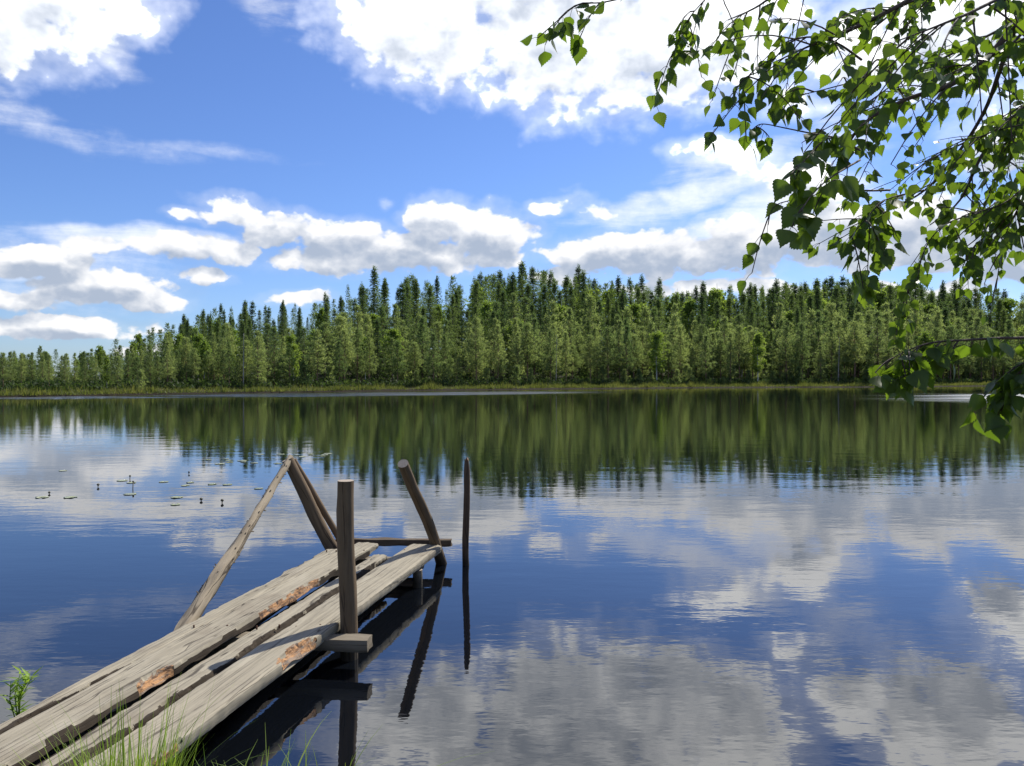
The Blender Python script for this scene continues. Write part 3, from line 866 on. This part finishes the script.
plank((E(L3, Y0 + .1), E(L3, 7.22)), (E(L4, Y0 + .1), E(L4, 7.14)), 0.048, [(0.30, 1, .07, .10, 2), (0.43, 1, .10, .055, 2), (0.60, 1, .10, .050, 2), (0.76, 1, .07, .04, 2), (0.9, 1, .05, .03, 2), (0.25, -1, .16, .02, 2)], 3, TOP - .012, 0.02, sag=.01, farskew=-.04, ragged=.014, label='sunken narrow plank with a cracked edge')
plank((E(L5, Y0), E(L5, 7.62)), (E(L6, Y0), E(L6, 7.50)), 0.075, [(0.52, 1, .036, .070, True), (0.315, 1, .016, .022, True), (0.25, -1, .05, .02, False), (0.33, -1, .04, .03, False), (0.6, -1, .05, .015, False)], 4, TOP + .002, 0.0, farskew=.02, label='thick outer plank with one orange rotten bite')

def pole(name, pts, rad, mat, n=14, rough=.10, seed=0.0, parent=JET, origin=None, capm=M_END, knots=0, top_break=False):
    """a round pole built along local Z of its own frame"""
    a, b = Vector(pts[0]), Vector(pts[-1])
    L = (b - a).length
    q = (b - a).to_track_quat('Z', 'Y')
    mb = MB()
    N_ = 26
    P_ = path((0, 0, 0), (0, 0, L), N_, 0.016, seed)
    rr = []
    for i in range(N_ + 1):
        t = i / N_
        rr.append(lerp(rad[0], rad[1], t) if len(rad) == 2 else np.interp(t, np.linspace(0, 1, len(rad)), rad))
    mb.tube(P_, rr, n, True, rough, 0, 1, seed)
    if top_break:
        for k in range(n):
            v = mb.v[N_ * n + k]; mb.v[N_ * n + k] = Vector((v.x * .6, v.y * .6, v.z + 0.05 * (0.5 + mn.noise(Vector((k * .7, seed, 0))))))
    r = np.random.default_rng(abs(int(seed * 10)) + 3)
    for k in range(knots):
        t = r.uniform(0.25, 0.97); ang = r.uniform(0, 6.28); p0 = P_[int(t * N_)]
        rad_ = np.interp(t, np.linspace(0, 1, len(rad)), rad)
        d = Vector((math.cos(ang), math.sin(ang), .45)).normalized()
        mb.tube([p0 + d * rad_ * .6, p0 + d * (rad_ + r.uniform(.008, .028))], [0.009, 0.004], 5, True, 0, 0, 0)
    me = mb.build(name, [mat, capm]); me.set_sharp_from_angle(angle=R(50))
    o = obj(name, me, parent, a - JO if parent is JET else a, q.to_euler())
    return o
M_NAIL, Nn, outn = new_mat('rusty_nail')
principled(Nn, outn, Base_Color=Nn.mix(Nn.noise(Nn.node('ShaderNodeTexCoord').outputs['Object'], 300.0, 3.0), (0.05, 0.025, 0.015, 1), (0.16, 0.07, 0.035, 1)), Roughness=.8, Metallic=.3)
for (ya, xs) in ((5.09, (-2.10, -2.02, -1.88, -1.68, -1.54, -1.42, -1.27)), (7.30, (-1.75, -1.66, -1.52, -1.40, -1.02, -0.82)), (2.5, (-2.4, -2.2, -1.9, -1.75))):
    for xn in xs:
        mb = MB(); mb.tube([(0, 0, -.02), (0, 0, .0035), (0, 0, .0045)], [.006, .006, .004], 8)
        obj('nail', mb.build('nail', M_NAIL), JET, Vector((xn, ya + random.uniform(-.02, .02), TOP + .002)) - JO)
# upright post beside the deck, and the crossbeam it carries
pole('post', [(-1.085, 5.17, -1.5), (-1.115, 5.17, 1.20)], [.066, .060, .055], M_POST, seed=1.3)
# corner post, leaning inwards
pole('post', [(-0.53, 8.62, -0.9), (-0.96, 6.80, 1.13)], [.058, .050], M_POST, seed=2.1)
# far pair of leaning poles and the brace that meets them
pole('post', [(-1.62, 7.70, -0.15), (-2.185, 7.52, 1.09)], [.068, .058], M_POST, seed=3.4)
pole('post', [(-1.55, 7.90, -0.15), (-2.16, 7.62, 1.075)], [.036, .030], M_POST, seed=4.4)
b_ = pole('brace_pole', [(-2.30, 4.98, -0.05), (-2.165, 7.56, 1.10)], [.046, .055, .058, .054, .040, .038, .036, .034, .032], M_PEELED, seed=5.2, rough=.34, knots=60)
b_['label'] = 'knobbly half-peeled pole slanting up from the deck edge'

def beam(a, b, w, h, name='crossbeam', mat=M_BEAM, seed=0.0, rough=1.0):
    a, b = Vector(a), Vector(b); L = (b - a).length
    ang = math.atan2(b.y - a.y, b.x - a.x)
    V, F = [], []
    n = 40
    prof = [(-.5, 0), (-.46, .5), (0, .53), (.46, .5), (.5, 0), (.46, -.5), (0, -.53), (-.46, -.5)]
    for i in range(n + 1):
        x = L * i / n
        for k, (u, v) in enumerate(prof):
            z = lerp(a.z, b.z, i / n)
            f = 1 + rough * 0.10 * mn.noise(Vector((x * 5, k * 2.3, seed))) + .05 * mn.noise(Vector((x * 25, k * 2.3, seed)))
            V.append((x + (0.02 * mn.noise(Vector((k * 1.9, seed, 4))) if i in (0, n) else 0), u * w * f, z - a.z + v * h * f))
    m = len(prof)
    for i in range(n):
        for k in range(m):
            p = i * m + k; q = i * m + (k + 1) % m
            F.append((p, p + m, q + m, q))
    F.append(tuple(range(m))); F.append(tuple(n * m + k for k in range(m))[::-1])
    me = mesh(name, V, F, [mat], None, True); me.set_sharp_from_angle(angle=R(35))
    return obj(name, me, JET, a - JO, (0, 0, ang))
beam((-2.12, 5.13, .150), (-0.925, 5.015, .160), .13, .075, seed=1.0)
beam((-1.80, 7.90, .205), (-0.615, 7.86, .205), .10, .062, mat=M_DARKBEAM, seed=2.0, rough=3.4)
beam((-1.70, 7.35, .13), (-0.83, 7.25, .14), .10, .09, seed=4.0)
beam((-2.9, 2.6, .14), (-1.45, 2.4, .14), .14, .09, seed=3.0)
for (x, y, s) in ((-0.86, 6.95, 1.1), (-1.98, 6.9, 1.7), (-2.05, 5.1, 2.4)):
    pole('stake', [(x, y, -1.5), (x + .01, y, .155 if y < 7.5 else .17)], [.05, .045], M_BEAM, 10, .08, s)
for (xa, ya, xb, yb) in ((-2.42, 2.4, -1.70, 7.3), (-1.95, 2.3, -1.12, 7.3)):
    mb = MB(); a_, bb_ = Vector((xa, ya, .075)), Vector((xb, yb, .075))
    o = pole('stringer', [a_, bb_], [.058, .05], M_BEAM, 10, .1, xa)

# the pole standing by itself in the water
LP = at_z(468, 565, 0)
lp = pole('wooden_pole', [LP + Vector((0.015, 0, -1.5)), LP + Vector((-0.012, 0, 1.04))], [.036, .038, .036, .034, .03], M_DARKPOLE, 12, .16, 8.8, parent=None, top_break=True, capm=M_ROT)
tag(lp, 'thin dark pole with a splintered tip standing alone in the water', 'pole')

# ------------------------------------------------------------------ water lilies
M_PAD, Np, outp = new_mat('lily_pad')
tcp = Np.node('ShaderNodeTexCoord')
np1 = Np.noise(tcp.outputs['Object'], 14.0, 4.0)
oip = Np.node('ShaderNodeObjectInfo')
cp = Np.mix(Np.math('ADD', Np.math('MULTIPLY', np1, .6), Np.math('MULTIPLY', oip.outputs['Random'], .45)), (0.20, 0.24, 0.09, 1), (0.42, 0.42, 0.24, 1))
principled(Np, outp, Base_Color=cp, Roughness=0.25, Specular_IOR_Level=0.9, Normal=Np.bump(np1, .1, .004))
M_BUD, Nb, outb = new_mat('lily_bud')
nb1 = Nb.noise(Nb.node('ShaderNodeTexCoord').outputs['Object'], 40.0, 3.0)
principled(Nb, outb, Base_Color=Nb.mix(nb1, (0.03, 0.035, 0.012, 1), (0.09, 0.07, 0.03, 1)), Roughness=.6)
def pad_mesh(seed):
    V = [(0, 0, 0.004)]; n = 26
    for k in range(n + 1):
        a = R(14) + (6.283 - R(28)) * k / n
        r = 1 + .05 * mn.noise(Vector((k * .5, seed, 0)))
        V.append((0.88 * r * math.cos(a) * .5, 0.88 * r * math.sin(a) * .5, 0.004)); 
    for k in range(n + 1):
        x, y, _ = V[1 + k]; V.append((x * 1.13, y * 1.13, 0.005 + .012 * max(0, mn.noise(Vector((k * .4, seed, 5))))))
    m = len(V)
    F = [(0, 1 + k, 2 + k) for k in range(n)] + [(1 + k, 2 + n + k, 3 + n + k, 2 + k) for k in range(n)]
    bm = bmesh.new(); me = mesh('lily_pad', V, F, M_PAD, None, True)
    bm.from_mesh(me)
    g = bmesh.ops.extrude_face_region(bm, geom=bm.faces[:])
    for v in g['geom']:
        if isinstance(v, bmesh.types.BMVert): v.co.z -= 0.004
    bmesh.ops.recalc_face_normals(bm, faces=bm.faces); bm.to_mesh(me); bm.free()
    return me
PADS = [pad_mesh(s) for s in (1.2, 4.5, 8.1)]
pad_rows = [(300, 455, 7, 24, 2.5, 'bright lily pad behind the crossed pole tops'), (232, 462, 9, 26, 3, 'lily pad left of the crossed pole tops'), (320, 454, 3, 10, 1.5, 'lily pad right of the crossed pole tops'),
            (215, 486, 5, 40, 8, 'lily pad by the two dark buds near the brace pole'), (150, 482, 2, 22, 3, 'lily pad in the thin row mid patch'), (92, 478, 2, 40, 8, 'lily pad in the sparse left end of the patch'), (130, 496, 1, 20, 3, 'lily pad at the near edge of the patch'), (35, 497, 2, 26, 3, 'lily pad off on the far left water'), (195, 500, 2, 20, 4, 'lily pad on open water near the brace pole')]
padxy = [(q.x + e, q.y) for q in (at_z(px, py, 0) for px, py in ((132, 489), (97, 487), (200, 501), (221, 503), (129, 479), (188, 474), (48, 494))) for e in (-.12, .12)]   # keep clear of the buds
for (cx, cy, n, sx_, sy_, lab) in pad_rows:
    row_pads = []
    for k in range(n):
        for _ in range(40):
            px, py = cx + random.gauss(0, sx_ * .6), cy + random.gauss(0, sy_ * .5)
            p = at_z(px, py, 0.004)
            if all((p.x - a) ** 2 + (p.y - b) ** 2 > .27 ** 2 for a, b in padxy): break
        else: continue
        padxy.append((p.x, p.y))
        o = obj('lily_pad', PADS[random.randrange(3)], None, (p.x, p.y, 0.003), (0, 0, random.uniform(0, 6.28)))
        s = random.uniform(.13, .22); o.scale = (s, s, 1)
        row_pads.append((s, o))
    for k, (s, o) in enumerate(sorted(row_pads, key=lambda q: -q[0])):
        tag(o, ('smallest ' if k == len(row_pads) - 1 else ORD[k] + 'widest ') + lab, 'lily pad', 'lily pads on the lake')
def bud(px, py, h, lab, big=1.0):
    p = at_z(px, py, 0)
    o = thing('lily_bud', lab, 'water lily bud', (p.x, p.y, 0), (0, 0, 0), 'lily buds on the lake')
    mb = MB(); mb.tube([(0, 0, -.4), (0.01, 0, -.1), (0.015, 0.01, h)], [.009, .008, .008], 6); obj('stem', mb.build('stem', M_BUD), o)
    mb = MB()
    mb.tube([(0.015, .01, h - .01 + q * .040 * big) for q in (0, .2, .5, .8, 1)], [.008 * big, .020 * big, .025 * big, .018 * big, .006 * big], 9)
    obj('flower_bud', mb.build('flower_bud', M_BUD), o)
bud(132, 489, .12, 'tallest lily bud on a thin upright stem', .7)
bud(97, 487, .03, 'dark round lily bud at the left end of the patch')
bud(200, 501, .02, 'left of the two dark lily buds by the brace pole')
bud(221, 503, .03, 'right of the two dark lily buds by the brace pole')
bud(129, 479, .05, 'small lily bud just behind the tall one', .8)
bud(188, 474, .03, 'small lily bud furthest out in the patch', .8)
bud(48, 494, .02, 'lone lily bud off to the far left', .8)

# ------------------------------------------------------------------ grass and plants on the near bank
def blade(mb_v, mb_f, base, h, az_, lean, w, bend):
    """one blade: a folded strip of five segments"""
    n = 7; st = len(mb_v)
    d = Vector((math.cos(az_), math.sin(az_), 0)); s = Vector((-d.y, d.x, 0))
    for i in range(n + 1):
        t = i / n
        p = Vector(base) + Vector((0, 0, 1)) * h * (t - bend * t ** 3 * .35) + d * h * (lean * t + bend * t * t)
        ww = w * (1 - t ** 1.6) + .0004
        mb_v += [p - s * ww, p + d * ww * .35, p + s * ww]
    for i in range(n):
        a = st + i * 3
        mb_f += [(a, a + 1, a + 4, a + 3), (a + 1, a + 2, a + 5, a + 4)]
def tuft(x, y, n, spread, hmin, hmax, label, group='grass tufts on the near bank', bend=.35, w=.0042, aim=None):
    z = max(ground_z(x, y), -.05)
    V, F = [], []
    for k in range(n):
        a = random.uniform(0, 6.28); r_ = spread * math.sqrt(random.random())
        b = (math.cos(a) * r_, math.sin(a) * r_, -.02)
        az_ = a + random.gauss(0, .7)
        blade(V, F, b, random.uniform(hmin, hmax), az_, random.uniform(0, .25), w * random.uniform(.6, 1.3), abs(random.gauss(0, bend)))
    o = obj('grass_tuft', mesh('grass_tuft', V, F, M_GRASS, None, True), None, (x, y, z))
    tag(o, label, 'grass tuft', group)
tuft(-1.50, 3.06, 300, .14, .28, .70, 'tallest grass tuft, in front of the jetty planks', bend=.26, w=.0030)
tuft(-1.68, 3.06, 130, .10, .25, .52, 'grass tuft on the left flank of the tall one', bend=.3)
tuft(-1.08, 3.08, 50, .16, .26, .50, 'thin arching grass tuft just right of the jetty edge', bend=.5)
tuft(-0.78, 3.12, 26, .14, .26, .48, 'sparse grass tuft furthest right along the bank', bend=.55)
tuft(-0.92, 3.05, 45, .16, .22, .40, 'low grass tuft between the two arching ones', bend=.5)
def near_grass():
    V, F = [], []
    for k in range(2600):
        x = random.uniform(-4.5, 3.5); y = random.uniform(-1.0, 2.75)
        if -2.6 + .19 * (y - 3) < x < -1.45 + .19 * (y - 3): continue
        z = ground_z(x, y)
        if z < -.02: continue
        blade(V, F, (x, y, z - .01), random.uniform(.08, .28), random.uniform(0, 6.28), random.uniform(0, .3), .003, random.uniform(.1, .5))
    o = obj('grass', mesh('grass', V, F, M_GRASS, None, True))
    tag(o, 'short grass covering the bank underfoot', 'grass'); o['kind'] = 'stuff'
near_grass()

def leaf_template(n=6, wide=.42, serr=.055, fold=.12, curl=.12):
    """ovate toothed leaf, stalk at the origin, tip along +Y, length 1; returns vertices and faces (with thickness none, folded at the midrib)"""
    ctl = ((0.0, .05, .12, .22, .32, .44, .56, .68, .80, .90, 1.0), (0.0, .50, .82, .99, 1.0, .88, .68, .46, .24, .10, 0.0))
    prof = [(t, float(np.interp(t, *ctl))) for t in np.linspace(0, 1, 19)]
    V, F = [], []
    for i, (t, w) in enumerate(prof):
        z = -curl * t * t
        s = 1 + (serr if i % 2 else -serr)
        ww = w * wide * s
        V += [(-ww, t + (0.03 if i % 2 else 0), z + fold * ww), (-ww * .5, t, z + fold * ww * .4), (0, t, z), (ww * .5, t, z + fold * ww * .4), (ww, t + (0.03 if i % 2 else 0), z + fold * ww)]
    for i in range(len(prof) - 1):
        for k in range(4):
            a = i * 5 + k
            F.append((a, a + 1, a + 6, a + 5))
    return np.array(V), F
LEAFT = [leaf_template(), leaf_template(wide=.46, fold=.3, curl=.22), leaf_template(wide=.38, fold=-.15, curl=-.1)]
def frame_of(d, up):
    d = d.normalized(); x = d.cross(up)
    if x.length < 1e-4: x = d.orthogonal()
    x.normalize(); z = x.cross(d)
    return Matrix((x, d, z)).transposed()
class LeafMesh:
    def __init__(s): s.V = []; s.F = []; s.n = 0
    def add(s, base, d, nrm, size):
        T, F = random.choice(LEAFT)
        M = np.array(frame_of(d, nrm)) * size
        v = T @ M.T + np.array(base)
        s.V.append(v); s.F += [tuple(q + s.n for q in f) for f in F]; s.n += len(T)
    def build(s, name, mat): return mesh(name, np.concatenate(s.V), s.F, mat, None, True)

def sprig(px, py, d, h, label):
    """young leafy shoots at the water's edge"""
    p = at_d(px, py, d); p.z = max(0, ground_z(p.x, p.y))
    o = thing('willow_shoot', label, 'plant', p)
    mb, lm = MB(), LeafMesh()
    for k in range(6):
        a = random.uniform(0, 6.28); tip = Vector((0.01 + .05 * k / 5 + random.gauss(0, .02), random.gauss(0, .03), h * random.uniform(.7, 1.0)))
        pts = [Vector((math.cos(a) * .02, math.sin(a) * .02, -.1)), tip * .5 + Vector((-.02, 0, 0)), tip]
        mb.tube(pts, [.004, .003, .0015], 5)
        for q in np.linspace(.2, 1, 17):
            b = pts[0].lerp(pts[1], q * 2) if q < .5 else pts[1].lerp(pts[2], q * 2 - 1)
            az_ = random.uniform(0, 6.28)
            dd = Vector((math.cos(az_), math.sin(az_), random.uniform(.2, 1.0)))
            T, F = LEAFT[0]
            M = np.array(frame_of(dd, Vector((0, 0, 1)))) @ np.diag([.28, 1, .5]) * random.uniform(.05, .085)
            v = T @ M.T + np.array(b); lm.V.append(v); lm.F += [tuple(i + lm.n for i in f) for f in F]; lm.n += len(T)
    obj('stem', mb.build('stem', M_GRASS), o); obj('foliage', lm.build('foliage', M_SHOOT), o)
sprig(16, 712, 4.25, .27, 'bright green leafy shoot standing in the water left of the jetty')

# ------------------------------------------------------------------ birch hanging in from the right
BT = thing('birch_tree', 'near birch hanging leafy twigs into the upper right of the view', 'birch tree', (3.3, 1.9, 0.0))
BO = Vector((3.3, 1.9, 0.0))
mb = MB()
tr_pts = [Vector((0, 0, -.2)), Vector((.02, .02, 1)), Vector((.08, 0, 2.2)), Vector((.1, .08, 3.6)), Vector((.2, .1, 5.5)), Vector((.25, .1, 8))]
mb.tube(tr_pts, [.15, .125, .11, .095, .07, .03], 14, True, .08)
obj('trunk', mb.build('trunk', M_BIRCHBARK), BT)

def smooth_path(pts, n=5):
    out = []
    for i in range(len(pts) - 1):
        p0 = pts[max(i - 1, 0)]; p1 = pts[i]; p2 = pts[i + 1]; p3 = pts[min(i + 2, len(pts) - 1)]
        for k in range(n):
            t = k / n
            out.append(0.5 * ((2 * p1) + (p2 - p0) * t + (2 * p0 - 5 * p1 + 4 * p2 - p3) * t * t + (3 * p1 - p0 - 3 * p2 + p3) * t ** 3))
    out.append(pts[-1]); return out

def add_leaf(mbt, lm, p, along, size):
    a = random.uniform(0, 6.28)
    side = Vector((math.cos(a), math.sin(a), random.uniform(-.5, .4)))
    pet = (side * .8 + along * .5).normalized() * random.uniform(.008, .018) 
    q = p + pet + Vector((0, 0, -.005))
    mbt.tube([p, (p + q) / 2 + Vector((0, 0, .002)), q], [.0007, .0006, .0006], 3, False)
    d = pet.normalized() * .7 + Vector((0, 0, -1)) * random.uniform(.25, 1.15)
    nrm = Vector((random.gauss(0, .7), random.gauss(0, .7) - .25, 1)) if random.random() < .7 else Vector((random.gauss(0, 1), random.gauss(0, 1), random.gauss(0, .5)))
    lm.add(q, d, nrm, size)

def branch(pix, r0, leaves=True, gap=.03, size=(.032, .05), side_twigs=0, twig_len=.2, droop=.6, name='branch', start=.0):
    """pix: waypoints (photo x, y, metres away); twigs and leaves grow on them"""
    pts = [at_d(*p) - BO for p in pix]
    sp = smooth_path(pts, 6)
    n = len(sp)
    mbt, lm = MB(), LeafMesh()
    mbt.tube(sp, [max(.0011, r0 * (1 - .85 * i / (n - 1))) for i in range(n)], 6, True, .1)
    def run(path_, gp, sz, st=0.0):
        L = [0.0]
        for a, b in zip(path_, path_[1:]): L.append(L[-1] + (b - a).length)
        s = st * L[-1] + random.uniform(0, gp)
        while s < L[-1]:
            i = max(k for k in range(len(L) - 1) if L[k] <= s)
            t = (s - L[i]) / max(1e-6, L[i + 1] - L[i])
            al = (path_[i + 1] - path_[i]).normalized()
            for _ in range(1 if random.random() < .42 else 2):
                add_leaf(mbt, lm, path_[i].lerp(path_[i + 1], t), al, random.uniform(*sz))
            s += gp * random.uniform(.5, 1.5)
        add_leaf(mbt, lm, path_[-1], (path_[-1] - path_[-2]).normalized(), random.uniform(*sz))
    if leaves: run(sp, gap, size, start)
    for k in range(side_twigs):
        i = int(lerp(max(start, .1), .95, (k + random.random()) / side_twigs) * (n - 1))
        al = (sp[min(i + 1, n - 1)] - sp[i - 1]).normalized()
        d = (al + Vector((random.gauss(0, .7), random.gauss(0, .7), random.gauss(-.1, .5)))).normalized()
        Lt = twig_len * random.uniform(.5, 1.3)
        tw = [sp[i] + d * Lt * t + Vector((0, 0, -droop * Lt * t * t)) for t in (0, .25, .5, .75, 1)]
        mbt.tube(tw, [.0018, .0016, .0014, .0012, .001], 4, False)
        run(tw, gap * .95, size, .12)
    b = obj(name, mbt.build(name, M_TWIG), BT)
    if lm.n: obj('foliage', lm.build('foliage', M_LEAF), b)
    return b
TR = [(1400, 150, 2.0), (1450, 300, 1.9), (1420, -50, 2.0)]
# the main limbs
branch([(1500, -250, 2.0), (1200, -130, 1.9), (1075, -60, 1.8), (1018, 20, 1.7), (985, 60, 1.7), (950, 85, 1.7), (905, 100, 1.7), (862, 125, 1.7), (838, 165, 1.7)], .012, True, .045, (.024, .036), 12, .20, .25, start=.45)
branch([(1018, 20, 1.7), (1000, 70, 1.75), (985, 110, 1.8), (960, 150, 1.85), (925, 190, 1.9), (880, 215, 1.9), (838, 240, 1.9)], .006, True, .045, (.024, .036), 10, .14, .1)
branch([(1500, -100, 2.2), (1200, 20, 2.3), (1080, 60, 2.2), (1020, 110, 2.1), (985, 150, 2.1), (960, 200, 2.1), (930, 225, 2.1)], .010, True, .045, (.024, .036), 11, .16, .1, start=.45)
branch([(1500, 60, 2.3), (1150, 120, 2.3), (1060, 150, 2.3), (1010, 190, 2.3), (985, 230, 2.3), (962, 250, 2.3)], .008, True, .05, (.024, .036), 7, .14, .1, start=.45)
branch([(1075, -60, 1.8), (980, -40, 1.7), (900, 5, 1.6), (850, 30, 1.6), (812, 45, 1.6), (775, 62, 1.6)], .007, True, .045, (.024, .036), 11, .18, .25, start=.25)
branch([(1200, -130, 1.9), (1000, -90, 1.9), (880, -60, 1.9), (800, -25, 1.85), (760, 5, 1.8), (728, 20, 1.8)], .007, True, .045, (.024, .036), 9, .18, .25, start=.35)
branch([(1075, -60, 1.8), (1030, -20, 1.5), (980, 8, 1.35), (940, 25, 1.3), (900, 40, 1.3)], .005, True, .045, (.024, .036), 9, .18, .25, start=.3)
branch([(1200, -60, 2.6), (1060, 0, 2.6), (960, 50, 2.6), (900, 80, 2.6), (860, 110, 2.6)], .007, True, .045, (.024, .036), 12, .3, .25, start=.3)
branch([(1200, 30, 2.8), (1060, 90, 2.8), (990, 130, 2.8), (930, 160, 2.8), (890, 190, 2.8)], .007, True, .045, (.024, .036), 9, .2, .1, start=.3)
branch([(1200, -80, 1.8), (1060, 0, 1.6), (1010, 45, 1.5), (975, 62, 1.45), (940, 78, 1.4)], .005, True, .036, (.026, .040), 9, .14, .1, start=.3)
branch([(1200, 20, 2.0), (1060, 60, 1.9), (1025, 110, 1.85), (1005, 150, 1.8), (992, 190, 1.8)], .005, True, .036, (.024, .036), 7, .12, .1, start=.3)
branch([(1250, 120, 2.0), (1080, 150, 1.9), (1030, 185, 1.85), (1000, 205, 1.8), (965, 215, 1.8)], .005, True, .036, (.024, .036), 5, .12, .1, start=.35)
branch([(1150, -90, 2.1), (1000, -30, 2.0), (930, -5, 2.0), (880, 12, 2.0), (840, 18, 2.0)], .005, True, .036, (.024, .038), 11, .16, .2, start=.3)
branch([(1250, -20, 1.8), (1090, 30, 1.75), (1050, 80, 1.7), (1015, 115, 1.7), (985, 135, 1.7), (955, 140, 1.7)], .005, True, .034, (.024, .038), 10, .13, .15, start=.3)
branch([(1250, 60, 1.9), (1090, 110, 1.85), (1050, 160, 1.8), (1020, 205, 1.8), (1005, 235, 1.8)], .005, True, .034, (.024, .038), 8, .12, .15, start=.35)
# slim twigs reaching out to the left
branch([(880, -60, 1.9), (760, -50, 1.8), (690, -30, 1.75), (640, -8, 1.7), (605, 2, 1.7), (578, 5, 1.7), (556, 22, 1.7), (538, 38, 1.7)], .003, True, .040, (.030, .042), 3, .07, start=.45)
branch([(760, -50, 1.8), (720, -15, 1.8), (700, 5, 1.8), (685, 25, 1.8), (670, 62, 1.8)], .002, True, .036, (.030, .042), 5, .06, .9, start=.4)
branch([(760, -50, 1.8), (725, -10, 1.8), (730, 15, 1.8), (741, 40, 1.8), (733, 75, 1.8), (726, 78, 1.8)], .0018, True, .06, (.018, .03), 0, start=.5)
branch([(862, 60, 1.6), (830, 40, 1.6), (795, 40, 1.6), (765, 68, 1.6), (745, 78, 1.6), (735, 92, 1.6)], .0025, True, .03, (.03, .04), 5, .08, start=.2)
branch([(905, 100, 1.7), (880, 60, 1.7), (862, 78, 1.65), (830, 88, 1.6), (800, 96, 1.6), (782, 108, 1.6)], .0025, True, .032, (.03, .042), 4, .07, start=.3)
branch([(850, 140, 1.7), (815, 134, 1.6), (785, 128, 1.6), (762, 124, 1.6), (752, 130, 1.6)], .0022, True, .10, (.028, .036), 1, .05, start=.5)
branch([(860, 150, 1.6), (830, 138, 1.45), (805, 160, 1.35), (790, 175, 1.3)], .0025, True, .035, (.034, .046), 2, .06, start=.3)
branch([(860, 160, 1.5), (830, 178, 1.35), (812, 195, 1.3), (800, 212, 1.25)], .0022, True, .05, (.042, .054), 1, .05, start=.4)
branch([(890, 190, 1.7), (860, 190, 1.6), (835, 180, 1.5), (815, 195, 1.5), (776, 205, 1.5), (768, 225, 1.5)], .0022, True, .05, (.03, .042), 2, .08, start=.4)
branch([(925, 190, 1.9), (885, 200, 1.8), (865, 220, 1.75), (850, 238, 1.75)], .0022, True, .02, (.034, .048), 5, .08, start=.3)
# the twig that hangs down in front of the forest
branch([(1010, 190, 2.3), (985, 210, 2.0), (950, 222, 1.9), (930, 240, 1.9), (918, 268, 1.9), (908, 292, 1.9), (905, 318, 1.9)], .0026, True, .020, (.028, .038), 3, .06, .9, start=.35)
branch([(1020, 200, 2.1), (1000, 225, 2.0), (975, 245, 2.0), (962, 268, 2.0)], .0022, True, .03, (.026, .036), 4, .07, start=.3)
branch([(1040, 180, 2.1), (1010, 225, 2.05), (1000, 262, 2.0), (996, 290, 2.0)], .002, True, .05, (.024, .034), 3, .07, start=.4)
# low sprig from the right
branch([(1300, 260, 1.8), (1120, 310, 1.6), (1040, 335, 1.5), (1000, 338, 1.45), (965, 340, 1.42), (930, 343, 1.4), (900, 354, 1.4), (886, 364, 1.4)], .004, True, .024, (.032, .045), 8, .05, .3, start=.55)
branch([(1120, 310, 1.6), (1060, 340, 1.5), (1030, 360, 1.5), (1018, 378, 1.5)], .0025, True, .024, (.032, .044), 7, .08, start=.4)
# big boughs joining the trunk, out of view
for (a, b, r) in ((Vector((.08, 0, 2.3)), at_d(1500, -250, 2.0) - BO, .02), (Vector((.08, 0, 2.1)), at_d(1500, -100, 2.2) - BO, .018), (Vector((.05, 0, 1.9)), at_d(1500, 60, 2.3) - BO, .016),
                  (Vector((.03, 0, 1.7)), at_d(1300, 260, 1.8) - BO, .010), (Vector((.09, .05, 2.6)), at_d(1200, -60, 2.6) - BO, .014), (Vector((.09, .03, 2.5)), at_d(1200, 30, 2.8) - BO, .014)):
    mb = MB(); mb.tube(path(a, b, 8, .03, r * 100), list(np.linspace(r * 1.8, r * .8, 9)), 8, True, .08)
    obj('bough', mb.build('bough', M_TWIG), BT)
print('trees', count)
